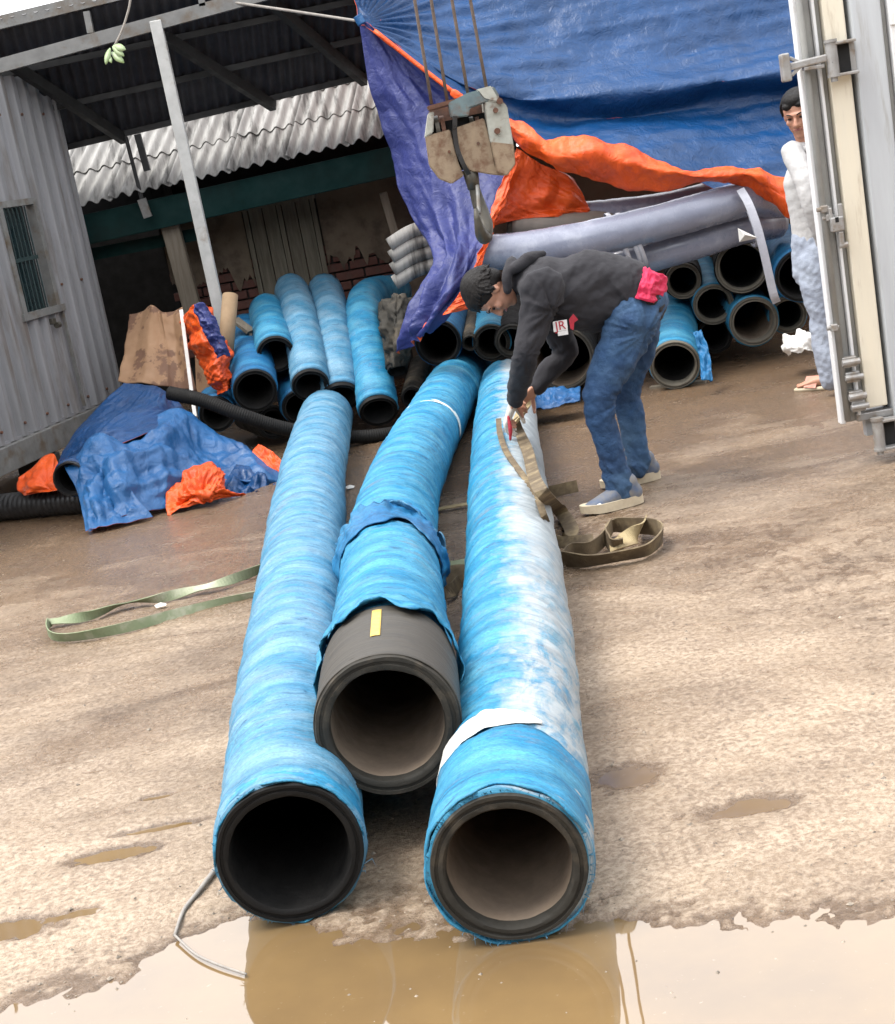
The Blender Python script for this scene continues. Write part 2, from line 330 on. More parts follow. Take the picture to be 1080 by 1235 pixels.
# ground
def ground_mat():
    m, t, p = nmat('wet_concrete'); g = N_(t, 'NewGeometry').outputs['Position']
    big = noise_n(t, g, .8, 7, .66, .6); mid = noise_n(t, g, 3.6, 8, .7); fine = noise_n(t, g, 150, 3, .7); grain = noise_n(t, g, 62, 5, .78); fleck = noise_n(t, g, 40, 3, .6)
    dry = mix_n(t, ramp_n(t, mid, [(.38, 0.), (.66, 1.)]), (.345, .25, .165), (.265, .185, .12))
    dry = mix_n(t, ramp_n(t, grain, [(.45, 0.), (.58, .8)]), dry, (.53, .42, .31))
    dry = mix_n(t, ramp_n(t, grain, [(.35, .7), (.43, 0.)]), dry, (.13, .098, .07))
    wet_shade_col = mix_n(t, ramp_n(t, mid, [(.36, 0.), (.66, 1.)]), (.170, .106, .058), (.100, .062, .035))
    wet_shade_col = mix_n(t, ramp_n(t, grain, [(.48, 0.), (.64, .6)]), wet_shade_col, (.25, .18, .125))
    wet_shade_col = mix_n(t, ramp_n(t, grain, [(.34, .7), (.42, 0.)]), wet_shade_col, (.04, .03, .02))
    # wheel-swept wet streaks; the darkening towards the back paints in weaker sky light
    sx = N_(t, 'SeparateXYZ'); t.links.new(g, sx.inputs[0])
    back_shade = N_(t, 'MapRange'); t.links.new(sx.outputs['Y'], back_shade.inputs[0]); back_shade.inputs[1].default_value = 3.2; back_shade.inputs[2].default_value = 9.2; back_shade.inputs[3].default_value = -.10; back_shade.inputs[4].default_value = .44
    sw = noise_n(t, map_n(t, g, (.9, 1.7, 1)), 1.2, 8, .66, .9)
    a1 = N_(t, 'Math', operation='ADD'); t.links.new(back_shade.outputs[0], a1.inputs[0]); t.links.new(sw, a1.inputs[1])
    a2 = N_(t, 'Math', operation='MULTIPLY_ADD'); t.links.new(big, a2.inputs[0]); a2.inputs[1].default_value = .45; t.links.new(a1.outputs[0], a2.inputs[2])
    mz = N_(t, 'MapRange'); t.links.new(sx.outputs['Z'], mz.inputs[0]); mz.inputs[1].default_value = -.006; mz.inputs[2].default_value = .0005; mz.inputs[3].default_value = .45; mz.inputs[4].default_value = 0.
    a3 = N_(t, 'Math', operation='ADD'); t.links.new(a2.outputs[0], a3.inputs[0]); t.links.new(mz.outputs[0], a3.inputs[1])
    wet_shade = ramp_n(t, a3.outputs[0], [(.58, 0.), (1., 1.)])
    col = mix_n(t, wet_shade, dry, wet_shade_col)
    col = mix_n(t, ramp_n(t, fleck, [(.69, 0.), (.74, .85)]), col, (.03, .024, .02))
    t.links.new(col, p.inputs['Base Color'])
    r1 = ramp_n(t, mid, [(.36, .34), (.64, .5)]); r2 = ramp_n(t, mid, [(.36, .13), (.64, .30)])
    film = N_(t, 'MapRange'); t.links.new(sx.outputs['Z'], film.inputs[0]); film.inputs[1].default_value = -.0055; film.inputs[2].default_value = -.001; film.inputs[3].default_value = 1.; film.inputs[4].default_value = 0.
    t.links.new(mix_n(t, film.outputs[0], mix_n(t, wet_shade, r1, r2), (.07, .07, .07)), p.inputs['Roughness'])
    p.inputs['Specular IOR Level'].default_value = .8; p.inputs['IOR'].default_value = 1.5
    b1 = bump_n(t, p, noise_n(t, g, 34, 7, .75), .8, .012); bump_n(t, p, grain, .9, .006, b1); return m
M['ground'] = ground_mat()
def water_mat():
    m, t, p = nmat('muddy_water'); g = N_(t, 'NewGeometry').outputs['Position']
    col = mix_n(t, ramp_n(t, noise_n(t, g, 2.2, 6), [(.35, 0.), (.65, 1.)]), (.20, .130, .058), (.15, .098, .048))
    col = mix_n(t, ramp_n(t, noise_n(t, g, 60, 4, .7), [(.66, 0.), (.76, .6)]), col, (.34, .27, .19))
    t.links.new(col, p.inputs['Base Color'])
    p.inputs['Roughness'].default_value = .015; p.inputs['IOR'].default_value = 2.2; p.inputs['Specular IOR Level'].default_value = .5
    bump_n(t, p, noise_n(t, g, 5, 2), .03, .01); return m
M['water'] = water_mat()

# ================================================================== GROUND
pud = [(on(150, 1262), .50, .20), (on(930, 1240), .62, .33), (on(520, 1262), .62, .40), (on(275, 1158), .17, .17), (on(20, 1290), .3, .2)]
small = [(on(757, 935), .085, .075), (on(905, 972), .13, .05), (on(130, 1030), .14, .05), (on(188, 998), .12, .022), (on(10, 1120), .12, .06), (on(100, 1098), .05, .02), (on(190, 960), .05, .02)]
def ground_h(x, y):
    x = np.asarray(x, float); y = np.asarray(y, float)
    h = .004*fbm(x*.8, y*.8, 0, 3, 3)+.0016*fbm(x*14, y*14, 0, 9, 4)+.0022*fbm(x*45, y*45, 0, 29, 2)
    far = np.clip((y-2.2)/1.2, 0, 1)
    h = h+.004+.0030*fbm(x*30, y*34, 0, 77, 2)*np.clip((3.7-y)*1.5, 0, 1)
    for c, a, b in pud: d = ((x-c.x)/a)**2+((y-c.y)/b)**2; h = h-.030*np.exp(-np.clip(d, 0, 20)**1.3)
    for c, a, b in small: d = ((x-c.x)/a)**2+((y-c.y)/b)**2; h = h-.0165*np.exp(-np.clip(d, 0, 20)**1.1)
    return h
xs = np.r_[-300, -80, -25, -12, np.linspace(-7, -2.4, 30), np.linspace(-2.3, 2.3, 420), np.linspace(2.4, 7, 30), 12, 25, 80, 300]
ys = np.r_[-300, -60, -15, -5, 0, 1, 1.8, np.linspace(2.2, 6.5, 460), np.linspace(6.55, 14, 80), 20, 40, 90, 400]
X, Y = np.meshgrid(xs, ys); Z = ground_h(X, Y)
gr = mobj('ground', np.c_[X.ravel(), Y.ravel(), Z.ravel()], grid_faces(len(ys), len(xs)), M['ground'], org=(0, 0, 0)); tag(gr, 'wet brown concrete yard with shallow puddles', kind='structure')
# one level sheet of muddy water; the concrete stands out of it wherever it is higher
x0, x1, y0, y1 = -1.9, 1.9, 2.2, 4.6; nx, ny = 8, 8
XX, YY = np.meshgrid(np.linspace(x0, x1, nx), np.linspace(y0, y1, ny))
wa = mobj('puddle', np.c_[XX.ravel(), YY.ravel(), np.full(XX.size, -.0060)], grid_faces(ny, nx), M['water'], org=(0, 3, 0)); tag(wa, 'shallow muddy puddles in the near yard mirroring the bright sky', kind='structure')
# grit
mb = MB()
for _ in range(900):
    px, py = random.uniform(-20, 1100), 640+600*random.random()**.7
    p = on(px, py); r = random.uniform(.0015, .0045) if random.random() < .93 else random.uniform(.005, .009)
    z = max(float(ground_h(p.x, p.y)), -.006)
    if z < -.005 and random.random() < .85: continue
    vv = [V((p.x+r*random.uniform(.7, 1.3)*a, p.y+r*random.uniform(.7, 1.3)*b, z+r*.7*c)) for a, b, c in ((1, 0, 0), (0, 1, 0), (-1, 0, 0), (0, -1, 0), (.1, 0, 1), (0, 0, -1))]
    mb.add(vv, [(0, 1, 4), (1, 2, 4), (2, 3, 4), (3, 0, 4), (1, 0, 5), (2, 1, 5), (3, 2, 5), (0, 3, 5)])
tag(mb.build('gravel', pmat('grit', (.06, .05, .04), (.45, .38, .30), 60, .8)), 'loose dark and pale grit scattered on the wet concrete', 'grit', kind='stuff')

mb = MB(); mb.box((0, -6.5, 2.6), (26, .3, 5.2)); mb.box((-9.5, 2, 1.9), (.3, 17, 3.8)); mb.box((10.5, 2, 2.6), (.3, 17, 5.2))  # added unseen walls round the yard to block low sky light
tag(mb.build('sky_blocker_walls', M['mortar'], org=(0, 0, 0)), kind='structure')
# ================================================================== BUILDING BEHIND
def corr_sheet(a, b, c, d, pitch, amp, n_per=10, rows=2, sag=0., up=None, jag=0., seed=0):
    """a,b = near edge left/right, c,d = far edge left/right; corrugations run near->far"""
    a, b, c, d = V(a), V(b), V(c), V(d); L = (b-a).length; n = max(4, int(L/pitch*n_per)); nrm = (b-a).cross(c-a).normalized()
    if up is not None and nrm.dot(V(up)) < 0: nrm = -nrm
    v = []
    for i in range(rows):
        t = i/(rows-1)
        for j in range(n+1):
            u = j/n; p = (a.lerp(b, u)).lerp(c.lerp(d, u), t)
            if i == 0 and jag: p = p+(c-a).normalized()*jag*float(vn(u*9, seed, 0, 5))
            v.append(p+nrm*(amp*math.cos(u*L/pitch*2*math.pi)-sag*math.sin(math.pi*t)))
    f = grid_faces(rows, n+1)
    th = nrm*.006; k = len(v); v2 = [q-th for q in v]
    f2 = [tuple(reversed([x+k for x in q])) for q in f]
    e = [(j+1, j, j+k, j+1+k) for j in range(n)]+[((rows-1)*(n+1)+j, (rows-1)*(n+1)+j+1, (rows-1)*(n+1)+j+1+k, (rows-1)*(n+1)+j+k) for j in range(n)]
    return v+v2, f+f2+e
YB = 12.0
bld = thing('old_building', 'low dim building with stained wall, green eave beam and grey corrugated roof', 'building', (D(300, 480, YB).x, YB, 0))
WL, WR = D(-250, 300, YB).x, D(1250, 200, YB).x
def zb(px, py, y=YB): return D(px, py, y).z
top = 1.60
# wall: opening on the left (dark room), plastered wall to the right
xo = D(215, 320, YB).x; xw = D(1250, 200, YB).x
mb = MB(); mb.box(((xo+xw)/2, YB+.15, top/2), (xw-xo, .2, top)); mb.build('wall', M['mortar'], bld)
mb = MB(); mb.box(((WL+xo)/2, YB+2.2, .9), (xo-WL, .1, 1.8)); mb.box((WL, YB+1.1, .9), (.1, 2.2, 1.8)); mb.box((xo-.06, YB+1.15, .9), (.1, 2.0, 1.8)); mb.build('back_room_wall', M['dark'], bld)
# bricks
bmesh_data = None
def brick_piece(c, sx, sz, name='brick', mat=None, dep=.05, par=bld):
    mbb = MB(); mbb.box((c[0], c[1], c[2]), (sx, dep, sz), bev=.004); return mbb.build(name, mat or M['brick'], par)
xb0, xb1 = D(232, 380, YB).x, D(480, 330, YB).x
row = 0; z = .50
proto = None
while z < 1.12:
    x = xb0+(.11 if row % 2 else 0)
    while x < xb1:
        ppx, ppy = proj((x, YB, z))
        keep = float(fbm(x*2.2, z*3, 0, 4, 2)) > -.42-(1.0-z)*.9
        if keep:
            if proto is None: proto = brick_piece((x, YB+.035, z), .215, .062); o = proto
            else:
                o = proto.copy(); COL.objects.link(o); pz = proto.location
                o.location = V((x-float(bp.x), YB+.035-float(bp.y)+random.uniform(-.005, .005), z-float(bp.z)))
            if o is proto: bp = V((x, YB+.035, z)); 
        x += .23
    z += .075; row += 1
# plaster panels proud of the bricks, with ragged lower edge
def plaster(xa, xb, zlo, zhi, seed, name='plaster'):
    n = 40; v = []
    for i in range(n+1):
        x = xa+(xb-xa)*i/n; zz = zlo+.10*float(fbm(i*.22, seed, 0, 8, 4)); v += [V((x, YB-.005, zz)), V((x, YB-.005, zhi)), V((x, YB+.04, zz)), V((x, YB+.04, zhi))]
    f = []
    for i in range(n): a = 4*i; b = a+4; f += [(a, b, b+1, a+1), (a+2, a, b, b+2)[::-1], (a+1, b+1, b+3, a+3)]
    mobj(name, v, f, M['plaster'], bld, smooth=False)
xs1, xs2 = D(305, 300, YB).x, D(388, 300, YB).x
plaster(xb0-.1, xs1-.03, 1.0, top, 1); plaster(xs2+.03, xb1, .98, top, 5); plaster(xb1, xw, .2, top, 8)
# shutters: frame and two boarded leaves
sh = MB(); zc0, zc1 = .55, 1.50
for xx in (xs1, (xs1+xs2)/2, xs2): sh.box((xx, YB-.02, (zc0+zc1)/2), (.035, .05, zc1-zc0))
sh.box(((xs1+xs2)/2, YB-.025, zc1+.02), (xs2-xs1+.06, .06, .05)); fr = sh.build('shutter_frame', M['wood_dark'], bld)
for k in range(2):
    xa = xs1+.02+k*(xs2-xs1)/2; wd = (xs2-xs1)/2-.04
    for q in range(2):
        mb = MB(); mb.box((xa+wd*(.25+.5*q), YB-.008, (zc0+zc1)/2), (wd/2-.006, .02, zc1-zc0), bev=.003); mb.build('shutter_board', M['wood_dark'], bld)
# timber post and second post at right, timber with slant
mb = MB(); mb.beam(D(236, 385, YB-.5), D(203, 262, YB-.5), .13, .11, (0, 1, 0), .006); mb.build('timber_post', M['wood'], bld)
mb = MB(); mb.beam(D(482, 300, YB-.3), D(462, 232, YB-.3), .06, .06, (0, 1, 0), .004); mb.build('thin_post', M['wood'], bld)
# green eave beam
a, b = D(96, 279, YB-.6), D(620, 162, YB-.6); mb = MB(); mb.beam(a, b, .08, .215, (0, 0, 1), .008); mb.build('eave_beam', M['green'], bld)
a2, b2 = D(105, 308, YB-.35), D(250, 280, YB-.35); mb = MB(); mb.beam(a2, b2, .06, .09); mb.build('lower_beam', M['green'], bld)
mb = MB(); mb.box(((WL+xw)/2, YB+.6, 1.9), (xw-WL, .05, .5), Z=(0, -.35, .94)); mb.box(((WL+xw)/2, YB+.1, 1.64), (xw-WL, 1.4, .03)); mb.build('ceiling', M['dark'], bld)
# roof sheets: lower row and upper row lapped over it
eL, eR = D(60, 255, YB-.78), D(560, 142, YB-.78)
edir = (eR-eL); W_ = edir.length; edir.normalize(); slope = V((.20, .84, .50)); nsh = 7; sw_ = W_/nsh
shift = V((-.12, 0, 0))   # sheets lie slightly skewed
for r_ in range(3):
    for k in range(-1, nsh):
        a = eL+edir*(k*sw_)+slope*(.44*r_)+V((0, 0, .012*r_)); b = a+edir*(sw_+.03); k_ = slope*.50
        a = a+V((0, 0, random.uniform(0, .012))); rot = random.uniform(-.008, .008)
        v, f = corr_sheet(a, b, a+k_, b+k_+V((0, 0, rot)), .098, .017, 14, 2, up=(0, 0, 1), jag=.012, seed=k*3+r_)
        mobj('roof_sheet', v, f, M['asb'] if (k+r_) % 2 else M['asb2'], bld, smooth=False)
# upper mass so that no sky shows between roofs
a = eL+slope*1.45; 
v, f = corr_sheet(eL+slope*1.30+V((-3, 0, 0.01)), eR+slope*1.30+V((4, 0, 0.01)), eL+slope*3.0+V((-3, 0, 0)), eR+slope*3.0+V((4, 0, 0)), .098, .028, 8, 2, up=(0, 0, 1))
mobj('upper_roof', v, f, M['asb'], bld, smooth=False)

# ================================================================== METAL CANOPY (upper left)
can = thing('metal_canopy', 'dark corrugated lean-to canopy carried on a pale steel post', 'canopy', on(265, 480))
YC = 10.3; YK = 11.35
fl, frr = D(-120, 52, YC), D(470, -62, YC)       # front edge of the sheets
bl, br = D(-60, 213, YK), D(470, 85, YK)         # rear edge
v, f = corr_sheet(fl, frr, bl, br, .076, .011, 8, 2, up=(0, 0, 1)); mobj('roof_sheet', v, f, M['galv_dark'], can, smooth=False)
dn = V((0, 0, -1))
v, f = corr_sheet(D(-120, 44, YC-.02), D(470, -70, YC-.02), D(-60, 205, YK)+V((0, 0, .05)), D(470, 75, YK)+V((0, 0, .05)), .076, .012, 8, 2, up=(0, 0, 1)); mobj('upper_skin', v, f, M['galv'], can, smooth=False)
mb = MB(); mb.beam(D(-60, 96, YC), D(420, -35, YC), .05, .085); mb.build('front_beam', M['steel'], can)
mb = MB(); mb.beam(D(-60, 42, YC), D(300, -45, YC), .05, .08); mb.build('upper_beam', M['steel'], can)
for q in (105, -20, 240): 
    mb = MB(); mb.beam(D(q, 14+(105-q)*.24, YC), D(q+5, 40+(105-q)*.24, YC), .04, .05, (0, 1, 0)); mb.build('strut', M['steel'], can)
mb = MB(); mb.beam(D(188, 25, YC), D(270, 400, YC+.05), .075, .075, (0, 1, 0), .006); mb.build('post', M['post'], can)
for (q1, q2) in (((15, 78), (150, 168)), ((200, 45), (330, 128)), ((330, 5), (440, 98))):
    mb = MB(); mb.beam(D(*q1, YC+.1)-V((0, 0, .0)), D(*q2, YK-.05)-V((0, 0, .0)), .05, .07); mb.build('rafter', M['steel_dark'], can)
for t_ in (.3, .62, .95):
    mb = MB(); mb.beam(fl.lerp(bl, t_)-V((0, 0, .035)), frr.lerp(br, t_)-V((0, 0, .035)), .04, .04); mb.build('purlin', M['steel_dark'], can)
mb = MB(); mb.cyl(D(152, 165, YK-.1), D(172, 243, YK-.1), .014, 10); mb.build('hanging_pipe', M['steel_dark'], can)
mb = MB(); mb.beam(D(171, 240, YK-.1), D(179, 262, YK-.1), .06, .04, (0, 1, 0)); mb.build('pipe_sleeve', M['steel'], can)
mb = MB(); mb.beam(D(166, 162, YK-.05), D(178, 206, YK-.05), .045, .045, (0, 1, 0)); mb.build('hanger', M['steel_dark'], can)

# ================================================================== METAL CABIN (left)
ZB = .40; cl_, cr_ = D(-150, 604, 8.0), D(140, 462, 10.95); cl_.z = cr_.z = ZB
cab = thing('metal_cabin', 'grey corrugated metal cabin with a small dark barred window', 'cabin', (cr_.x, cr_.y, 0))
dirv = (cr_-cl_); Lc = dirv.length; dirv.normalize(); nrm = V((dirv.y, -dirv.x, 0)); HC = 2.62
if nrm.x < 0: nrm = -nrm
def cp(u, z, o=0.): return cl_+dirv*u+V((0, 0, z-ZB))+nrm*o
def on_cab(px, py):
    d = ray(px, py); k = (cl_-CAM).dot(nrm)/d.dot(nrm); q = CAM+d*k; return (q-cl_).dot(dirv), q.z
# window extents
wu0, wz1 = on_cab(-2, 252); wu1, _ = on_cab(36, 246); _, wz0 = on_cab(55, 372)
def wall_strip(ua, ub, za, zbb, name='wall', amp=.036, pitch=.15):
    n = max(6, int((ub-ua)/pitch*16)); v = []
    for i in range(n+1):
        u = ua+(ub-ua)*i/n; ph = (u/pitch) % 1
        o = amp*max(-1, min(1, 2.2*math.cos(2*math.pi*ph)))*.5
        v += [cp(u, za, o), cp(u, zbb, o), cp(u, za, o-.01), cp(u, zbb, o-.01)]
    f = []
    for i in range(n): a = 4*i; b = a+4; f += [(a, b, b+1, a+1), (b+2, a+2, a+3, b+3), (a+2, b+2, b, a)]
    mobj(name, v, f, M['galv'], cab, smooth=False)
wall_strip(0, wu0, ZB, HC); wall_strip(wu1, Lc, ZB, HC); wall_strip(wu0+.001, wu1-.001, ZB, wz0); wall_strip(wu0+.001, wu1-.001, wz1, HC)
wn = MB(); 
for (a, b) in ((cp(wu0-.02, wz0), cp(wu0-.02, wz1)), (cp(wu1+.02, wz0), cp(wu1+.02, wz1))): wn.beam(a, b, .05, .06, nrm)
wn.beam(cp(wu0-.06, wz0-.02), cp(wu1+.10, wz0-.02), .07, .045); wn.beam(cp(wu0-.04, wz1+.02), cp(wu1+.05, wz1+.02), .06, .04)
win = wn.build('window', M['steel'], cab)
mb = MB(); c = cp((wu0+wu1)/2, (wz0+wz1)/2, -.06); mb.box(c, (wu1-wu0, .01, wz1-wz0), dirv, nrm, (0, 0, 1)); mb.build('pane', M['glass'], win)
for k in range(8):
    u = wu0+(wu1-wu0)*(k+.5)/8; mb = MB(); mb.cyl(cp(u, wz0, -.03), cp(u, wz1, -.03), .006, 6); mb.build('bar', M['bar'], win)
mb = MB(); mb.beam(cp(wu0, (wz0+wz1)/2, -.03), cp(wu1, (wz0+wz1)/2, -.03), .012, .025); mb.build('cross_bar', M['bar'], win)
mb = MB(); mb.box(cp(wu1-.12, wz0-.09, .03), (.05, .03, .04), dirv, nrm, (0, 0, 1), .005); mb.cyl(cp(wu1-.12, wz0-.12, .05), cp(wu1-.08, wz0-.12, .05), .02, 10); mb.build('padlock', M['chain'], cab)
for k in range(14):
    for zz in (ZB+.08, 1.25, HC-.25):
        u = .15+.30*k
        if u > Lc-.05 or wu0-.08 < u < wu1+.08 and wz0-.1 < zz < wz1+.1: continue
        mb = MB(); mb.cyl(cp(u, zz, .005), cp(u, zz, .030), .009, 8); mb.build('screw', M['rust'], cab)
mb = MB(); mb.beam(cp(wu1+.06, wz0-.03, .02), cp(wu1+.06, ZB+.03, .02), .012, .02, nrm); mb.build('door_edge', M['steel'], cab)
mb = MB(); mb.beam(cp(-.3, ZB-.085, 0), cp(Lc, ZB-.085, 0), .10, .155, bev=.005); mb.build('skid_beam', M['steel'], cab)
for u in (.4, Lc*.6, Lc-.4):
    mb = MB(); mb.box(cp(u, .115, -.05), (.22, .2, .23), dirv, nrm, (0, 0, 1), .01); mb.build('support_block', M['mortar'], cab)
mb = MB(); mb.box(cp(Lc/2, HC/2+.16, -1.0)+dirv*0, (Lc, .02, HC-.33), dirv, nrm, (0, 0, 1)); mb.box(cp(Lc, HC/2+.16, -.5), (.02, 1.0, HC-.33), dirv, nrm, (0, 0, 1)); mb.box(cp(Lc/2, ZB, -.5), (Lc, 1., .02), dirv, nrm, (0, 0, 1)); mb.build('rear_shell', M['galv'], cab)
mb = MB(); mb.beam(cp(Lc, ZB, .012), cp(Lc, HC, .012), .03, .05, nrm); mb.build('corner_trim', M['galv'], cab)

# ================================================================== HOSES
def hose(name, label, cat, pts, Rr, wall=.045, wrap='wrap', n=72, ds=.014, cuff=.0, cuff_end=0., group=None, rubber='rubber', bore='rubber', seed=0, relief=1., rscale=None, rim_r=None, fray=0, bore_len=1.6, cap_far=True, face=None):
    """first point = the mouth that faces the camera"""
    P = spline(pts, 24); A, t = resample(P, max(12, int(sum((V(P[i+1])-V(P[i])).length for i in range(len(P)-1))/ds)))
    T, Nn, B = frames(A); L = t[-1]
    if face is not None: pass
    root = thing(name, label, cat, (float(A[0][0]), float(A[0][1]), max(0, float(A[0][2])-Rr)), group)
    th = np.linspace(0, 2*math.pi, n+1)
    def ring(i, r): return A[i][None]+(Nn[i][None]*np.cos(th)[:, None]+B[i][None]*np.sin(th)[:, None])*np.asarray(r).reshape(-1, 1)
    i0 = int(cuff/ds) if cuff > 0 else 1
    # wrap : helical overlapping tape
    idx = np.arange(i0, len(A)); S = t[idx][:, None]; TH = th[None, :]+math.pi
    pitch = .055; ph = (S+pitch*TH/(2*math.pi)*1.0)/pitch+.35*fbm(S*3, np.cos(TH)*1.2, np.sin(TH)*1.2, seed, 2)
    saw = (ph % 1.)
    rr = Rr+relief*(.0050*(1-saw)+.0030*fbm(S*38, np.cos(TH)*1.6, np.sin(TH)*1.6, seed+3, 3)+.004*fbm(S*4, np.cos(TH), np.sin(TH), seed+5, 3)+.0022*ridge(S*14, np.cos(TH)*2.2+S*1.5, np.sin(TH)*2.2, seed+8, 2))
    if rscale is not None: rr = rr*np.array([rscale(q) for q in t[idx]])[:, None]
    VV = A[idx][:, None, :]+(Nn[idx][:, None, :]*np.cos(TH)[:, :, None]+B[idx][:, None, :]*np.sin(TH)[:, :, None])*rr[:, :, None]
    uv = np.stack(np.broadcast_arrays(S+seed*0., TH/(2*math.pi)), -1)
    v = VV.reshape(-1, 3); u_ = uv.reshape(-1, 2); f = grid_faces(len(idx), n+1)
    # near lip turned inwards
    lip = A[i0][None]-(Nn[i0][None]*np.cos(th)[:, None]+B[i0][None]*np.sin(th)[:, None])*(Rr-.012)
    nl = len(v); v = np.r_[v, lip]; u_ = np.r_[u_, np.c_[np.full(n+1, t[i0]), th/(2*math.pi)]]
    f += [(nl+j, nl+j+1, j+1, j) for j in range(n)]
    if cap_far: f.append(tuple((len(idx)-1)*(n+1)+j for j in range(n)))
    wr = mobj('fabric_wrap' if wrap.startswith('wrap') else 'outer_skin', v, f, M[wrap], root, uv=u_)
    # rubber annulus with stepped plies, bore
    rim = (rim_r or Rr)-.002; prof = [(0.0, rim, max(i0, 2)+1)]
    steps = [(rim, max(i0, 2)+1), (rim*1.0, 1), (rim*.985, 0), (rim-.3*wall, 0), (rim-.32*wall, .35), (rim-.55*wall, .35), (rim-.58*wall, 0), (rim-.85*wall, 0), (rim-wall, .3), (rim-wall-.003, 2)]
    kk = int(min(bore_len, L*.9)/ds); steps += [(rim-wall-.004, max(3, int(kk*q))) for q in (.1, .2, .35, .6, 1.)]
    v = []
    for si, (r, ii) in enumerate(steps):
        fi = int(ii); fr_ = ii-fi; c = A[fi]*(1-fr_)+A[min(fi+1, len(A)-1)]*fr_
        wob = .0015*fbm(np.cos(th)*3+si, np.sin(th)*3, 0, seed, 3) if si < 10 else 0*th
        v.append(c[None]+(Nn[fi][None]*np.cos(th)[:, None]+B[fi][None]*np.sin(th)[:, None])*(r+wob)[:, None]+0*T[fi])
    v = np.concatenate(v); f = grid_faces(len(steps), n+1, flip=True)
    mi = [0]*(len(f)); 
    for a in range(len(steps)-1):
        if a >= 9:
            for j in range(n): mi[a*n+j] = 1
    rb = mobj('rubber_tube', v, f, None, root, mats=[M[rubber], M[bore]], midx=mi, smooth=False)
    for po in rb.data.polygons: po.use_smooth = True
    e = rb.modifiers.new('e', 'EDGE_SPLIT'); e.split_angle = R_(40)
    if fray:
        mb = MB(); rng = random.Random(seed+1)
        for _ in range(fray):
            a_ = rng.uniform(0, 2*math.pi); i = rng.choice([i0, i0, i0, i0+rng.randint(0, 6)]); c = V(A[i]); nv = V(Nn[i])*math.cos(a_)+V(B[i])*math.sin(a_); tv = V(T[i])
            p0 = c+nv*(Rr+.001); l = rng.uniform(.004, .016)*(1+.8*(rng.random() < .12)); tg = tv.cross(nv)
            p1 = p0+nv*l*.6+tg*rng.uniform(-l, l)-tv*rng.uniform(0, l); p2 = p1+nv*rng.uniform(-.2, .5)*l+tg*rng.uniform(-l, l)*.8-V((0, 0, l*.4))
            w2 = rng.choice([.0005, .0007, .0012]); q = tg*w2
            mb.add([p0-q, p0+q, p1+q, p1-q, p2], [(0, 1, 2, 3), (3, 2, 4)])
        tag(mb.build('frayed_threads', M['wrap_pale'] if wrap != 'wrap_deep' else M['wrap_deep'], wr if False else root), kind='stuff')
    return root, A, T, Nn, B, t
R0 = .163
def gz(p, z): p = V(p); return p
GL = 'blue wrapped suction hoses laid out in the yard'
pl = [on(350, 1030, R0), on(352, 900, R0), on(357, 800, R0), on(366, 700, R0), on(373, 600, R0), on(382, 550, R0), on(394, 502, R0)]
hl = hose('suction_hose', 'left one of the three long blue hoses, faded sleeve and pitch black mouth', 'hose', pl, R0, .030, 'wrap_pale', 96, .012, group=GL, rubber='rubber', bore='rubber', rim_r=R0+.002, seed=1, fray=70, rscale=lambda s: 1+.02*math.exp(-(s/.25)**2), bore_len=4)
pr = [on(614, 1048, R0), on(622, 900, R0), on(623, 800, R0), on(620, 700, R0), on(613, 600, R0), on(610, 520, R0), on(612, 466, R0)]
hr = hose('suction_hose', 'right one of three long hoses, half blue half chalky grey, white band near mouth', 'hose', pr, R0, .030, 'wrap_half', 96, .012, group=GL, rubber='rubber_dusty', bore='rubber_brown', seed=2, fray=190, rscale=lambda s: 1+.02*math.exp(-(s/.2)**2), bore_len=4)
def atY(px, py, s): return D(px, py, F_PX/s)
pm = [atY(468, 876, 546), atY(471, 789, 470), atY(471, 735, 405), atY(473, 660, 340), atY(483, 600, 288), atY(502, 550, 252), atY(529, 500, 212), atY(548, 466, 193), atY(563, 438, 178)]
hm = hose('suction_hose', 'middle blue hose resting on the other two, bare black rubber end with a yellow mark', 'hose', pm, R0, .034, 'wrap', 96, .012, cuff=.40, group=GL, rubber='rubber_dusty', bore='rubber_brown', rim_r=R0+.010, seed=3, fray=30, relief=1.1, bore_len=4)
# uv for the bare rubber cuff of the middle hose
def band(par, H_, s0, s1, a0, a1, r, mat, name, wob=0., seed=0, flare=None, thick=.003, n=40, m=10, taper=False):
    _, A, T, Nn, B, t = H_; v = []; uv = []
    for k in range(m+1):
        for j in range(n+1):
            a = a0+(a1-a0)*j/n; tp_ = max(.12, math.sin(math.pi*min(1, max(0, j/n)))**.6) if taper else 1; s = (s0+s1)/2+(s1-s0)*(k/m-.5)*tp_+wob*float(fbm(a*2.2, seed+k*.0, 0, 3, 3))*(1 if k in (0, m) else .5)
            s = max(0, s); i = min(len(A)-2, s/(t[1]-t[0])); fi = int(i); fr_ = i-fi
            c = A[fi]*(1-fr_)+A[fi+1]*fr_; rr = r+(flare(k/m, a) if flare else 0)
            v.append(V(c)+(V(Nn[fi])*math.cos(a)+V(B[fi])*math.sin(a))*rr); uv.append((s, a/6.283+1))
    f = grid_faces(m+1, n+1)
    o = mobj(name, v, f, mat, par, uv=uv); s_ = o.modifiers.new('s', 'SOLIDIFY'); s_.thickness = thick; s_.offset = 0; return o
# angle 0 is the top (normal starts at world up); B = T x N : to the camera's left or right
def left_sign(H_): return 1 if V(H_[4][0]).x < 0 else -1
LS = left_sign(hm)
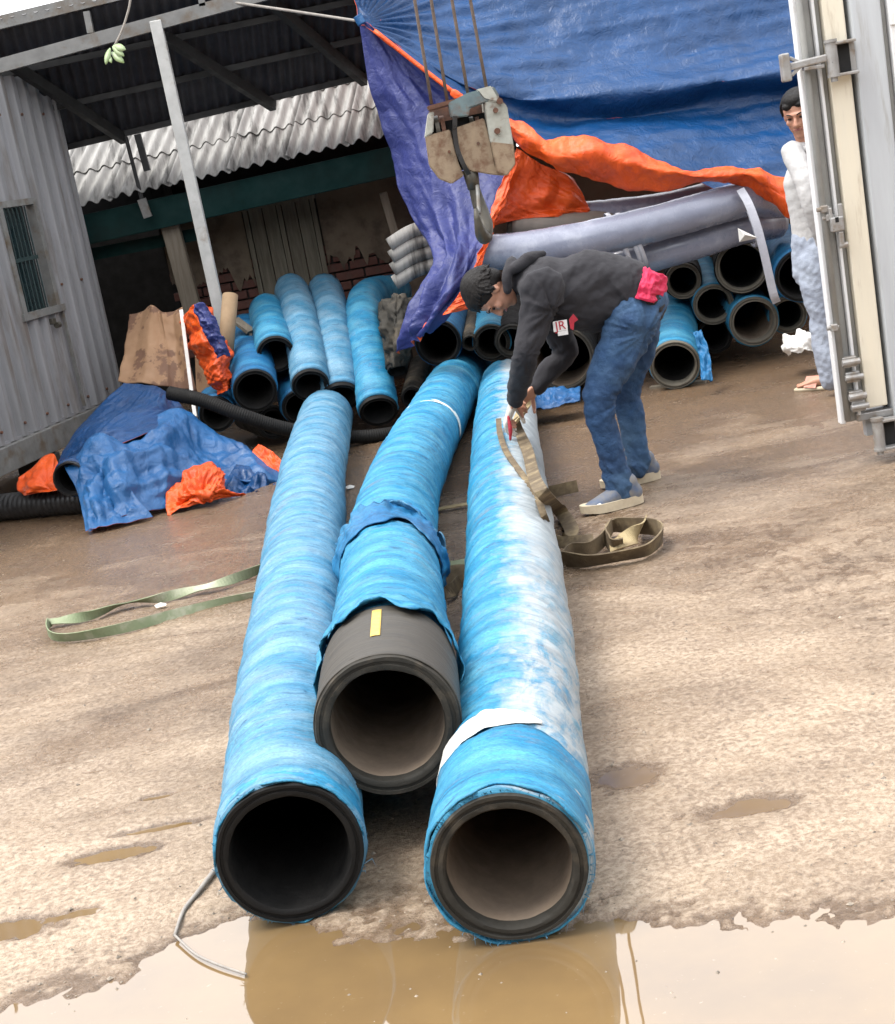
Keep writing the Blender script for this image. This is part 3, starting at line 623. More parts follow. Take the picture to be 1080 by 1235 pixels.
# cuff surface proud rings
band(hm[0], hm, .012, .40, -math.pi, math.pi, R0+.009, M['cuff'], 'rubber_cuff', n=96, m=24, flare=lambda k, a: .0012*math.sin(k*60)+.001*float(fbm(k*9, a, 0, 2, 2)))
o = band(hm[0], hm, .15, .36, -.07+LS*0.0, .07, R0+.0125, M['yellow'], 'yellow_mark', wob=.01, n=6, m=8, thick=.001)
# torn loose edge of the sleeve at the cuff, and the torn collar further up
band(hm[0], hm, .375, .50, -math.pi, math.pi, R0+.014, M['wrap'], 'sleeve_edge', wob=.035, seed=4, n=96, m=10, flare=lambda k, a: .012*(1-k)*(1+.6*float(fbm(a*3, k*3, 0, 5, 3)))+.006*float(fbm(a*6, k*5, 0, 6, 2)), thick=.003)
for ss in (1.9, 2.25, 2.9, 3.6, 4.4):
    pass
def torn(k, a):
    e = abs(((a+math.pi) % (2*math.pi))-math.pi)
    return .008+.022*k*(.7+.9*float(fbm(a*2.4, 3.3, k*2, 21, 3)))+.012*float(ridge(a*5, k*3, 0, 22, 2))*k
band(hm[0], hm, 1.72, 1.86, -2.3, 2.3, R0+.004, M['wrap_deep'], 'torn_collar', wob=.05, seed=12, n=110, m=14, flare=torn, thick=.003)
band(hm[0], hm, 1.84, 1.93, -1.2, 2.0, R0+.004, M['wrap_pale'], 'torn_flap', wob=.06, seed=15, n=100, m=12, flare=lambda k, a: .012+.026*(1-k)*(.6+.9*float(fbm(a*2.2+4, 7.3, k*2, 31, 3))), thick=.003)
band(hm[0], hm, 4.72, 4.80, -1.9, 1.9, R0+.006, M['white_tape'], 'white_tape', wob=.008, seed=3, n=50, m=4)
# white band of the right hose
sg = left_sign(hr)
band(hr[0], hr, .35, .475, sg*1.65 if sg < 0 else -.55, .55 if sg < 0 else 1.65, R0+.010, M['white_tape'], 'white_band', wob=.016, taper=True, seed=9, n=50, m=8, flare=lambda k, a: .002*float(fbm(a*8, k*4, 0, 3, 2)), thick=.002)
band(hr[0], hr, .012, .34, -math.pi, math.pi, R0+.010, M['wrap'], 'end_sleeve', wob=.012, seed=19, n=96, m=22, flare=lambda k, a: .003*float(fbm(a*3, k*7, 0, 5, 3)), thick=.004)
band(hl[0], hl, .012, .16, -math.pi, math.pi, R0+.003, M['wrap'], 'end_sleeve', wob=.014, seed=29, n=96, m=12, flare=lambda k, a: .003*float(fbm(a*3, k*7, 0, 5, 3)), thick=.004)
# loose cloth hanging beside the left mouth (between the hoses)
# standing water / mud inside the right and middle bores comes from the bore material

def bhose(px, py, dia, tail, Rm=None, Y=None, label='', wrap='wrap', wall=.028, rubber='rubber', bore='rubber', seed=0, mids=(), group='blue hoses leaning in the pile at the back', zc=None, name='suction_hose', relief=1.):
    if Y is None:
        r = Rm; c = on(px, py, r if zc is None else zc)
    else: c = D(px, py, Y)
    s = F_PX/c.y; r = dia/2/s
    if Y is None and zc is None: c = on(px, py, r)
    return hose(name, label, 'hose', [c]+[D(*m) for m in mids]+[D(*tail)], r, min(wall, r*.3), wrap, 40, .03, group=group, rubber=rubber, bore=bore, seed=seed, relief=relief, bore_len=.7)
G1 = 'blue hoses leaning at the back left'
Yp = 9.7
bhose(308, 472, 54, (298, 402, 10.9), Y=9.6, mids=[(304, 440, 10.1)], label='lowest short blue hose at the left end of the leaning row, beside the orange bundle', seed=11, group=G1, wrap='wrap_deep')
bhose(333, 428, 46, (322, 376, 10.9), Y=9.9, mids=[(328, 402, 10.3)], label='short blue hose stacked on top at the left of the leaning row', seed=12, group=G1)
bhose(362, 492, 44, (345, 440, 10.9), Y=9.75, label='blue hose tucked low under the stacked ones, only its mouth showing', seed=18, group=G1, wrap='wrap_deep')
bhose(375, 466, 46, (352, 350, 11.3), Y=9.65, mids=[(371, 430, 9.95), (362, 385, 10.5)], label='faded blue hose with a dark mouth, third in the leaning row', seed=13, group=G1, wrap='wrap_pale')
bhose(412, 480, 46, (392, 350, 11.3), Y=9.7, mids=[(408, 440, 9.95), (401, 390, 10.5)], label='faded blue hose behind the tail of the left long hose', seed=14, group=G1, wrap='wrap_pale')
bhose(457, 497, 48, (478, 352, 11.5), Y=9.5, mids=[(450, 450, 9.8), (440, 400, 10.3), (440, 366, 10.8), (455, 355, 11.2)], label='blue hose bending right at its top, rightmost of the leaning row', seed=15, group=G1)
bhose(262, 500, 44, (262, 470, 10.4), Y=9.7, label='blue hose stub behind the thin black ribbed hose', seed=16, group=G1, wrap='wrap_deep')
bhose(330, 510, 40, (300, 500, 10.5), Y=9.85, label='dull brown hose lying under the blue ones at the left', seed=17, group=G1, wrap='rubber_dusty', rubber='rubber')
G2 = 'hose mouths in the middle of the pile'
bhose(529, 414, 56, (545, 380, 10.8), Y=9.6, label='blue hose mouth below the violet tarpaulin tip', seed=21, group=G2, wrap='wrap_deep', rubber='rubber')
bhose(567, 414, 20, (575, 372, 10.6), Y=9.6, label='thin brown pipe between two blue hose mouths', seed=22, group=G2, wrap='rubber_dusty', rubber='rubber_dusty', wall=.012)
bhose(593, 414, 46, (597, 372, 10.6), Y=9.6, label='blue hose mouth under the bent man\'s head', seed=23, group=G2, rubber='rubber_dusty')
bhose(618, 412, 42, (618, 372, 10.6), Y=9.5, label='black hose mouth half hidden by the man\'s near sleeve', seed=24, group=G2, wrap='rubber', rubber='rubber_dusty')
bhose(678, 434, 80, (690, 400, 10.8), Y=9.3, label='large black hose mouth seen between the man\'s arm and leg', seed=25, group=G2, wrap='rubber', rubber='rubber_dusty', bore='rubber_brown')
bhose(497, 480, 26, (508, 440, 10.5), Y=9.6, label='narrow olive hose stub in the dark beside the rightmost leaning hose', seed=26, group=G2, wrap='rubber_dusty', rubber='rubber', wall=.015)
bhose(480, 447, 26, (468, 372, 10.4), Y=9.6, mids=[(474, 405, 9.8)], label='narrow grey brown hose standing beside the violet tarpaulin', seed=27, group=G2, wrap='rubber_dusty', rubber='rubber', wall=.015)
bhose(655, 472, 30, (625, 455, 10.4), Y=9.35, label='pale hose lying low behind the man\'s hands', seed=28, group=G2, wrap='wrap_deep', rubber='rubber')
G3 = 'hose mouths stacked at the back right'
bhose(814, 441, 62, (812, 375, 10.3), Rm=.155, label='frontmost blue hose of the right stack, lying on a pale board', seed=31, group=G3, rubber='rim_dusty', mids=[(812, 405, 9.7)])
bhose(910, 388, 60, (880, 350, 10.8), Y=9.6, label='blue hose mouth at the bottom centre of the right stack', seed=32, group=G3, rubber='rim_dusty', bore='rubber_brown')
bhose(951, 380, 46, (925, 345, 10.8), Y=9.7, label='smaller blue hose mouth beside the white rag', seed=33, group=G3, rubber='rim_dusty')
bhose(861, 368, 50, (845, 330, 10.8), Y=9.75, label='blue hose mouth in the middle tier of the right stack', seed=34, group=G3, rubber='rim_dusty')
bhose(895, 322, 64, (888, 300, 10.8), Y=9.6, label='black hose mouth on top of the right stack, under the strapped grey hoses', seed=35, group=G3, wrap='rubber', rubber='rim_dusty')
bhose(824, 339, 44, (822, 320, 10.8), Y=9.8, label='black hose mouth at the left of the upper tier', seed=36, group=G3, wrap='rubber', rubber='rim_dusty')
bhose(967, 333, 64, (930, 290, 10.8), Y=9.4, label='blue hose mouth behind the standing man\'s legs', seed=37, group=G3, wrap='wrap_deep', rubber='rubber')
bhose(862, 405, 44, (850, 385, 10.8), Y=9.85, label='dark hose mouth low in the shadow of the right stack', seed=38, group=G3, wrap='rubber', rubber='rubber')
bhose(745, 430, 56, (745, 400, 10.8), Y=9.8, label='dark hose hidden behind the bent man\'s legs', seed=39, group=G3, wrap='rubber', rubber='rubber')

# grey film-wrapped hoses lying across the pile
G4 = 'grey film wrapped hoses across the pile'
def ghose(label, pts, dia, mat, seed):
    P = [D(*p) for p in pts]; r = dia/2/(F_PX/P[len(P)//2].y)
    return hose('wrapped_hose', label, 'hose', P, r, .02, mat, 40, .03, group=G4, rubber='rubber_dusty', seed=seed, relief=.5)
g1 = ghose('upper grey film wrapped hose lying across the pile', [(560, 306, 9.5), (620, 302, 9.45), (700, 290, 9.4), (780, 272, 9.4), (850, 253, 9.4), (905, 240, 9.5), (940, 248, 9.8)], 42, 'grey_hose', 41)
g2 = ghose('lower grey film wrapped hose lying across the pile', [(640, 338, 9.75), (700, 330, 9.7), (770, 312, 9.6), (840, 292, 9.55), (895, 274, 9.6), (935, 268, 9.8)], 40, 'grey_hose', 42)
g3 = ghose('brownish hose end behind the grey wrapped hoses', [(612, 272, 9.75), (660, 272, 9.75), (760, 262, 9.9)], 24, 'grey_hose2', 43)
g4 = ghose('rear grey film wrapped hose behind the upper one', [(700, 262, 9.9), (800, 250, 9.9), (880, 232, 9.9), (925, 228, 10.0)], 34, 'grey_hose', 44)
# film ties round the two hoses
def loop_tie(px, py, half, label, seed, ang=20, Y=9.38, n=3, hw=.03, depth=.30):
    root = thing('plastic_tie', label, 'tie', D(px, py, Y), 'translucent film ties round the grey hoses')
    rng = random.Random(seed)
    for k in range(n):
        dx = rng.uniform(-5, 5)+k*6; t0 = D(px+dx-6, py-half, Y+.14); c = []
        for q in range(15):
            a = 2*math.pi*q/14; c.append((math.sin(a)*depth/2, math.cos(a)))
        P = []
        ctr = D(px+dx, py, Y+.12); up = (D(px+dx-half*math.tan(R_(ang))*1.0, py-half, Y+.12)-ctr)
        for s_, c_ in c: P.append(ctr+up*c_+V((0, -1, 0))*s_)
        mb = ribbon(P, V((1, 0, 0)), hw, .002, rng); mb.build('film_band', M['film'], root, smooth=True)
    return root
def ribbon(P, side, wd, th, rng=None, twist=None, sub=8):
    Q = spline(P, sub); mb = MB(); A = np.array([tuple(q) for q in Q]); T = np.gradient(A, axis=0)
    v = []
    for i, q in enumerate(Q):
        t = V(T[i]).normalized(); s = V(side(i/(len(Q)-1))) if callable(side) else V(side); s = (s-t*s.dot(t))
        if s.length < 1e-4: s = t.orthogonal()
        s.normalize(); nn = t.cross(s)
        ww = wd(i/(len(Q)-1)) if callable(wd) else wd
        v += [q-s*ww/2-nn*th/2, q+s*ww/2-nn*th/2, q+s*ww/2+nn*th/2, q-s*ww/2+nn*th/2]
    f = []
    for i in range(len(Q)-1):
        a, b = 4*i, 4*i+4
        for j in range(4): f.append((a+j, a+(j+1) % 4, b+(j+1) % 4, b+j))
    f += [(3, 2, 1, 0), (len(v)-4, len(v)-3, len(v)-2, len(v)-1)]
    return mb.add(v, f)
loop_tie(750, 290, 33, 'pale film tie knotted round the middle of the grey hoses', 1, 24, 9.38)
loop_tie(895, 262, 36, 'pale film tie round the right end of the grey hoses', 2, 20, 9.4, n=2)
st = thing('hanging_strap', 'long grey strap hanging from the grey hoses over the right stack', 'strap', D(930, 370, 9.3))
ribbon([D(893, 228, 9.3), D(905, 250, 9.25), D(918, 290, 9.22), D(932, 350, 9.25), D(937, 365, 9.3)], (1, 0, 0), .05, .004).build('webbing', M['film'], st)
tr = MB(); tr.add([D(890, 275, 9.25), D(915, 287, 9.22), D(892, 292, 9.25), D(899, 283, 9.19)], [(0, 1, 3), (1, 2, 3), (2, 0, 3), (0, 2, 1)]); tag(tr.build('plastic_scrap', M['white']), 'torn white plastic corner caught under the grey hoses', 'plastic scrap')

# ================================================================== TARPAULINS
def catmull1(P, t):
    n = len(P)-1; x = min(max(t*n, 0), n-1e-9); i = int(x); f = x-i
    g = lambda k: P[k] if 0 <= k <= n else (P[0]*2-P[1] if k < 0 else P[n]*2-P[n-1])
    a, b, c, d = g(i-1), g(i), g(i+1), g(i+2)
    return .5*((2*b)+(c-a)*f+(2*a-5*b+4*c-d)*f*f+(-a+3*b-3*c+d)*f**3)
def cloth(name, rows, nu, nv, mat, parent=None, disp=None, thick=.002, back=None, pin=None, world=False):
    Rw = [[(V(p) if world else D(*p)) for p in r] for r in rows]
    G = np.zeros((nv, nu, 3))
    for j in range(nu):
        colp = [catmull1(r, j/(nu-1)) for r in Rw]
        for i in range(nv): G[i, j] = catmull1(colp, i/(nv-1))
    du = np.gradient(G, axis=1); dv = np.gradient(G, axis=0); Nn = np.cross(du, dv); Nn /= (np.linalg.norm(Nn, axis=2, keepdims=True)+1e-9)
    flip = (Nn*(np.array(CAM)-G)).sum() < 0
    if flip: Nn = -Nn
    U, Vv = np.meshgrid(np.linspace(0, 1, nu), np.linspace(0, 1, nv))
    if disp is not None: G = G+Nn*disp(U, Vv, G)[:, :, None]
    f = grid_faces(nv, nu)
    o = mobj(name, G.reshape(-1, 3), f, mat, parent, mats=[mat]+([back] if back else []))
    # orient towards camera
    if flip: o.data.flip_normals()
    s = o.modifiers.new('s', 'SOLIDIFY'); s.thickness = thick; s.offset = -1
    if back: s.material_offset = 1; s.material_offset_rim = 1
    return o
tp = thing('blue_tarpaulin', 'large blue tarpaulin with orange lining draped over the hose pile from a roped corner', 'tarpaulin', D(700, 300, 10.2))
rows = [
 [(330, -330, 12.2), (560, -360, 12.2), (760, -380, 12.1), (1000, -400, 12.1), (1250, -440, 12.1)],
 [(395, -120, 11.0), (560, -150, 11.2), (760, -170, 11.2), (1000, -200, 11.2), (1250, -220, 11.3)],
 [(425, -10, 10.3), (560, -20, 10.6), (760, -30, 10.6), (960, -40, 10.6), (1200, -50, 10.7)],
 [(434, 26, 10.05), (570, 50, 10.3), (750, 60, 10.35), (950, 50, 10.35), (1200, 20, 10.4)],
 [(440, 30, 10.0), (585, 105, 10.02), (740, 110, 10.0), (950, 85, 10.0), (1200, 60, 10.1)],
 [(444, 33, 9.98), (600, 125, 10.02), (735, 146, 10.10), (950, 115, 10.14), (1200, 90, 10.2)],
 [(448, 36, 9.96), (610, 140, 9.80), (725, 164, 9.76), (950, 180, 9.85), (1200, 130, 9.8)],
 [(452, 39, 9.95), (620, 152, 9.65), (735, 180, 9.5), (952, 232, 9.5), (1200, 180, 9.5)]]
cnr = np.array(D(436, 28, 10.02))
def dmain(U, Vv, G):
    d = G-cnr; r = np.linalg.norm(d, axis=2); ang = np.arctan2(d[:, :, 2], d[:, :, 0])
    fan = .020*np.sin(ang*34+1.5*vn(r*2, ang*3, 0, 4))*np.exp(-(r/1.0)**1.2)*np.clip(r*4, 0, 1)
    x, y, z = G[:, :, 0], G[:, :, 1], G[:, :, 2]
    w1 = .030*fbm(x*1.0, z*2.2, y*1.2, 5, 2)+.022*crumple(x*.7, (z+y*.4-x*.12)*2.6, y*.2, 2.2, 9, 7)+.007*crumple(x*2.2, (z+y*.4)*5.5, y, 2.5, 12, 6)+.006*np.sin((z+y*.5-x*.1)*46+4*vn(x*1.3, z*2, 0, 8))*np.clip(vn(x*1.2, z*1.6, 0, 31)+.4, 0, 1)
    return fan+w1*np.clip(r*1.2, 0, 1)
cloth('main_sheet', rows, 260, 260, M['tarp'], tp, dmain, back=M['tarp_orange'])
# orange hem turned outwards along the lower edge
rows = [
 [(540, 106, 9.82), (585, 128, 9.72), (622, 146, 9.60), (666, 168, 9.48), (719, 165, 9.42), (780, 184, 9.40), (848, 205, 9.38), (893, 197, 9.38), (948, 213, 9.42), (1010, 240, 9.5)],
 [(545, 108, 9.74), (588, 134, 9.64), (626, 160, 9.48), (672, 186, 9.36), (728, 190, 9.30), (785, 204, 9.28), (853, 214, 9.27), (903, 212, 9.27), (951, 238, 9.32), (1010, 262, 9.4)],
 [(548, 113, 9.80), (592, 141, 9.70), (632, 184, 9.55), (684, 210, 9.46), (737, 224, 9.42), (792, 229, 9.40), (860, 222, 9.40), (912, 230, 9.40), (955, 264, 9.40), (1010, 290, 9.5)]]
cloth('orange_hem', rows, 220, 36, M['tarp_orange'], tp, lambda U, W, G: .020*fbm(U*10, W*2, 0, 3, 2)+.022*crumple(U*9, W*1.3, 0, 1.4, 6, 6)+.006*crumple(U*30, W*5, 0, 1.4, 7, 5), back=M['tarp_orange'])
# inner orange flap
rows = [[(625, 178, 9.70), (640, 190, 9.72), (660, 202, 9.75), (690, 214, 9.8)],
        [(612, 215, 9.66), (640, 222, 9.72), (672, 226, 9.76), (704, 236, 9.8)],
        [(600, 245, 9.62), (635, 248, 9.70), (675, 250, 9.74), (712, 252, 9.8)],
        [(590, 274, 9.58), (630, 264, 9.68), (670, 262, 9.72), (704, 262, 9.8)]]
cloth('orange_flap', rows, 90, 80, M['tarp_orange'], tp, lambda U, W, G: .02*fbm(U*3, W*3, 0, 13, 2)+.035*crumple(U*2.2, W*2.2, 0, 1.4, 16, 7)+.006*crumple(U*7, W*7, 0, 1.4, 18, 5), back=M['tarp_orange'])
# hanging curtain
rows = [[(432, 20, 10.05), (438, 24, 10.0), (446, 30, 9.98), (455, 38, 9.97)],
        [(446, 100, 10.05), (470, 92, 9.95), (500, 92, 9.95), (535, 104, 9.9)],
        [(461, 155, 10.05), (500, 150, 9.85), (545, 150, 9.85), (600, 150, 9.8)],
        [(479, 215, 10.0), (515, 212, 9.75), (555, 208, 9.7), (618, 196, 9.65)],
        [(500, 275, 9.8), (530, 270, 9.6), (560, 264, 9.5), (598, 258, 9.5)],
        [(521, 318, 9.6), (540, 312, 9.35), (560, 308, 9.3), (582, 300, 9.35)],
        [(505, 355, 9.4), (520, 352, 9.2), (545, 350, 9.15), (568, 343, 9.2)],
        [(488, 398, 9.35), (500, 392, 9.2), (520, 385, 9.1), (545, 372, 9.15)],
        [(490, 425, 9.4), (495, 415, 9.25), (502, 405, 9.15), (515, 395, 9.2)]]
def dcur(U, W, G):
    d = G-cnr; r = np.linalg.norm(d, axis=2)
    return (.030*np.sin(U*22+3*vn(W*3, U*2, 0, 2))*np.clip((W-.35)*2.5, 0, 1)+.03*fbm(U*2, W*4, 0, 17, 2)+.020*crumple(U*2.6, W*5, 0, 1.6, 19, 7)+.006*crumple(U*8, W*16, 0, 1.5, 23, 6))*np.clip(r*2, 0, 1)
cloth('hanging_curtain', rows, 110, 220, M['tarp_violet'], tp, dcur, back=M['tarp_orange'])
rows = [[(618, 190, 9.55), (628, 186, 9.6)], [(598, 240, 9.45), (612, 236, 9.5)], [(584, 285, 9.32), (596, 278, 9.38)], [(570, 325, 9.2), (583, 312, 9.25)], [(550, 360, 9.1), (578, 348, 9.15)], [(534, 380, 9.06), (568, 372, 9.1)]]
cloth('orange_edge', rows, 18, 140, M['tarp_orange'], tp, lambda U, W, G: .02*fbm(U*2, W*12, 0, 23, 3)+.012*ridge(U*2, W*20, 0, 24, 2), back=M['tarp_orange'])
mb = MB(); mb.tube([D(452, 37, 9.93), D(500, 75, 9.85), D(548, 112, 9.75)], .014, 10); mb.build('rolled_edge', M['tarp_orange'], tp, smooth=True)
mb = MB()
for r_ in (.028, .022): mb.tube([D(434+i*3-3, 24+i*5-5, 9.97) for i in range(3)], r_, 10)
mb.build('corner_knot', M['tarp_pale'], tp, smooth=True)
rp = MB(); rp.tube([D(275, 2, 10.3), D(330, 10, 10.2), D(390, 19, 10.1), D(436, 26, 9.98)], .009, 8); tag(rp.build('rope', M['rope'], smooth=True), 'pale rope tying the tarpaulin corner to the canopy', 'rope')

# ================================================================== LEFT HEAP
hp = thing('tarpaulin_heap', 'crumpled pale blue tarpaulin heap with orange lining on the wet ground', 'tarpaulin', on(180, 600))
def heap_sheet(name, poly_rows, nu, nv, mat, amp, seed, back='tarp_orange'):
    def dd(U, W, G):
        e = np.minimum(np.minimum(U, 1-U), np.minimum(W, 1-W)); e = np.clip(e*6, .25, 1)
        return (amp*.8*fbm(U*3, W*3, 0, seed, 2)+amp*2.1*crumple(U*2.6, W*2.2, 0, 1.5, seed+3, 8)+amp*.40*crumple(U*9, W*8, 0, 1.5, seed+5, 6))*e
    return cloth(name, poly_rows, nu, nv, M[mat], hp, dd, back=M[back])
rows = [[(150, 462, 9.6), (185, 466, 9.6), (212, 478, 9.5)],
        [(110, 500, 9.3), (165, 492, 9.2), (222, 500, 9.2)],
        [(78, 540, 9.0), (120, 520, 8.8), (180, 520, 8.8)],
        [(66, 570, 8.9), (100, 545, 8.7), (130, 540, 8.6)]]
heap_sheet('rear_fold', rows, 90, 90, 'tarp', .02, 2)
rows = [[(95, 552, 8.85), (150, 518, 8.95), (210, 492, 9.1), (262, 520, 9.1), (300, 545, 9.0)],
        [(78, 560, 8.6), (140, 540, 8.65), (205, 525, 8.8), (268, 545, 8.8), (332, 560, 8.8)],
        [(92, 590, 8.4), (140, 572, 8.35), (205, 558, 8.5), (275, 570, 8.55), (342, 578, 8.6)],
        [(105, 640, 8.1), (148, 624, 8.12), (200, 612, 8.25), (262, 592, 8.5), (335, 590, 8.6)]]
heap_sheet('upper_fold', rows, 190, 120, 'tarp_pale', .040, 6)
rows = [[(90, 560, 8.6), (120, 548, 8.5), (150, 560, 8.5)], [(95, 595, 8.35), (125, 590, 8.25), (158, 590, 8.25)], [(104, 642, 8.02), (130, 634, 8.02), (185, 622, 8.1)]]
heap_sheet('front_corner', rows, 70, 70, 'tarp_pale', .022, 9)
rows = [[(205, 575, 8.5), (250, 558, 8.5), (270, 575, 8.5)], [(198, 600, 8.28), (240, 590, 8.2), (275, 592, 8.3)], [(202, 620, 8.15), (245, 606, 8.2), (300, 596, 8.35)]]
heap_sheet('orange_fold', rows, 80, 60, 'tarp_orange', .034, 12)
rows = [[(312, 535, 8.9), (330, 545, 8.8)], [(305, 548, 8.8), (345, 562, 8.7)], [(322, 565, 8.7), (350, 578, 8.6)]]
heap_sheet('orange_corner', rows, 30, 40, 'tarp_orange', .012, 15)
rows = [[(22, 575, 8.9), (60, 548, 9.0), (72, 560, 8.9)], [(20, 590, 8.8), (50, 580, 8.7), (75, 580, 8.7)], [(30, 598, 8.75), (60, 592, 8.6), (80, 590, 8.6)]]
heap_sheet('orange_tail', rows, 40, 40, 'tarp_orange', .014, 18)
rows = [[(285, 560, 8.7), (315, 566, 8.65), (338, 580, 8.6)], [(270, 585, 8.5), (305, 588, 8.45), (335, 594, 8.45)], [(262, 606, 8.3), (290, 600, 8.35), (318, 596, 8.4)]]
heap_sheet('blue_tail', rows, 50, 40, 'tarp', .018, 21)
bhose(84, 578, 44, (150, 540, 9.4), Y=8.5, label='hose mouth poking out from under the tarpaulin heap', seed=51, group='hoses at the tarpaulin heap', wrap='tarp', rubber='black', wall=.012)
def ribbed(name, label, pts, r, pitch, mat, amp=.12):
    P = spline(pts, 24); L = sum((P[i+1]-P[i]).length for i in range(len(P)-1)); n = int(L/pitch*4); A, t = resample(P, n)
    rad = r*(1+amp*np.where((np.arange(n) % 4) < 2, 1, -1)*.5)
    v, f, _ = sweep([V(a) for a in A], rad, 20); o = mobj(name, v, f, M[mat], None, smooth=True); e = o.modifiers.new('e', 'EDGE_SPLIT'); e.split_angle = R_(50); return tag(o, label, 'hose')
ribbed('ribbed_hose', 'thick black ribbed hose lying at the left edge below the heap', [on(-90, 622, .085), on(0, 612, .085), on(60, 606, .085), on(105, 602, .085)], .078, .035, 'black', .06)
ribbed('ribbed_hose', 'thin black ribbed hose curving from the heap to the pile', [D(205, 474, 9.3), D(245, 483, 9.2), D(290, 500, 9.15), D(340, 516, 9.2), D(400, 526, 9.3), D(450, 526, 9.3), D(500, 518, 9.4), D(540, 510, 9.5)], .042, .014, 'rubber', .07)
# cardboard
cb = thing('cardboard_sheet', 'creased brown cardboard sheet standing against the cabin', 'cardboard', D(190, 480, 10.2))
rows = [[(160, 382, 10.6), (185, 370, 10.5), (198, 378, 10.45), (222, 372, 10.4)], [(152, 425, 10.4), (185, 420, 10.3), (205, 420, 10.3), (228, 420, 10.2)], [(143, 460, 10.2), (185, 465, 10.1), (210, 468, 10.1), (238, 472, 10.1)]]
cloth('sheet', rows, 60, 50, M['card'], cb, lambda U, W, G: .05*np.abs(((U*3+.3*W) % 1)-.5)+.01*fbm(U*5, W*5, 0, 3, 3), thick=.006)
mb = MB(); mb.add([D(236, 430, 10.1), D(262, 440, 10.0), D(258, 478, 10.0), D(238, 476, 10.1), D(246, 400, 10.2)], [(0, 1, 2, 3), (0, 4, 1)]); s = mb.build('cardboard_piece', M['card']); s.modifiers.new('s', 'SOLIDIFY').thickness = .006; tag(s, 'dark cardboard piece between the white pole and the orange bundle', 'cardboard')
mb = MB(); mb.cyl(D(272, 430, 10.0), D(278, 356, 10.2), .052, 20, cap=False); mb.cyl(D(272, 430, 10.0), D(278, 356, 10.2), .043, 20, cap=False); o = mb.build('cardboard_tube', M['cardtube'], smooth=True); o.modifiers.new('s', 'SOLIDIFY').thickness = .004; tag(o, 'upright brown cardboard tube behind the orange bundle', 'tube')
mb = MB(); mb.beam(D(303, 400, 10.3), D(283, 385, 10.35), .09, .02, (0, 0, 1)); mb.beam(D(303, 402, 10.3), D(290, 460, 10.2), .02, .015, (0, 1, 0)); tag(mb.build('timber_offcut', M['wood']), 'broken timber offcut leaning behind the leftmost blue hose', 'offcut')
mb = MB(); mb.beam(D(219, 374, 9.95), D(232, 476, 9.7), .022, .022, (0, 1, 0)); mb.beam(D(232, 476, 9.7), D(236, 503, 9.6), .022, .022, (0, 1, 0)); tag(mb.build('white_pole', M['white']), 'thin white plastic pole leaning between cardboard and orange bundle', 'pole')
ob = thing('tarpaulin_bundle', 'rolled orange and blue tarpaulin bundle leaning behind the heap', 'tarpaulin', D(262, 470, 9.9))
rows = [[(220, 385, 9.95), (236, 368, 9.8), (252, 375, 9.95)], [(224, 410, 9.92), (244, 400, 9.72), (266, 402, 9.9)], [(240, 435, 9.88), (258, 428, 9.66), (278, 425, 9.86)], [(250, 458, 9.8), (266, 452, 9.62), (280, 448, 9.8)], [(262, 476, 9.75), (272, 472, 9.62), (282, 466, 9.75)]]
cloth('orange_roll', rows, 50, 90, M['tarp_orange'], ob, lambda U, W, G: .035*crumple(U*1.6, W*3.6, 0, 1.4, 5, 7)+.012*crumple(U*4, W*10, 0, 1.4, 8, 6), back=M['tarp_orange'])
rows = [[(234, 368, 9.62), (242, 366, 9.58), (252, 373, 9.66)], [(242, 392, 9.56), (253, 389, 9.52), (264, 393, 9.6)], [(253, 412, 9.54), (263, 408, 9.50), (273, 413, 9.58)], [(264, 432, 9.52), (271, 428, 9.50), (278, 432, 9.58)]]
cloth('blue_stripe', rows, 24, 60, M['tarp_violet'], ob, lambda U, W, G: .012*fbm(U*4, W*8, 0, 13, 3)+.01*ridge(U*4, W*9, 0, 15, 2), back=M['tarp_orange'])
# fibre cement offcut stack
stk = thing('corrugated_offcuts', 'stack of grey corrugated roof offcuts beside the violet curtain', 'roofing sheets', D(500, 330, 10.2))
for k in range(4):
    a, b, c, d = D(470+k*2, 296+k*15, 10.1), D(522+k*3, 272+k*15, 10.1), D(480+k*2, 285+k*15, 10.7), D(530, 262+k*15, 10.7)
    mb = MB(); mb.tube([a, a.lerp(b, .5)+V((0, 0, .02)), b], .048, 14); mb.build('corrugated_offcut', M['asb'], stk, smooth=True)
# old cloth over pipe at (475,380)
rg = thing('olive_rag', 'dull olive rag hanging beside the rightmost leaning hose', 'rag', D(475, 430, 9.7))
rows = [[(462, 362, 9.8), (480, 352, 9.7), (500, 362, 9.8)], [(458, 385, 9.7), (478, 378, 9.55), (498, 384, 9.7)], [(464, 415, 9.65), (480, 410, 9.5), (496, 412, 9.65)], [(472, 445, 9.6), (482, 442, 9.5), (492, 440, 9.6)]]
cloth('cloth', rows, 40, 60, M['rubber_dusty'], rg, lambda U, W, G: .03*fbm(U*4, W*4, 0, 33, 3)+.02*ridge(U*6, W*5, 0, 35, 3))
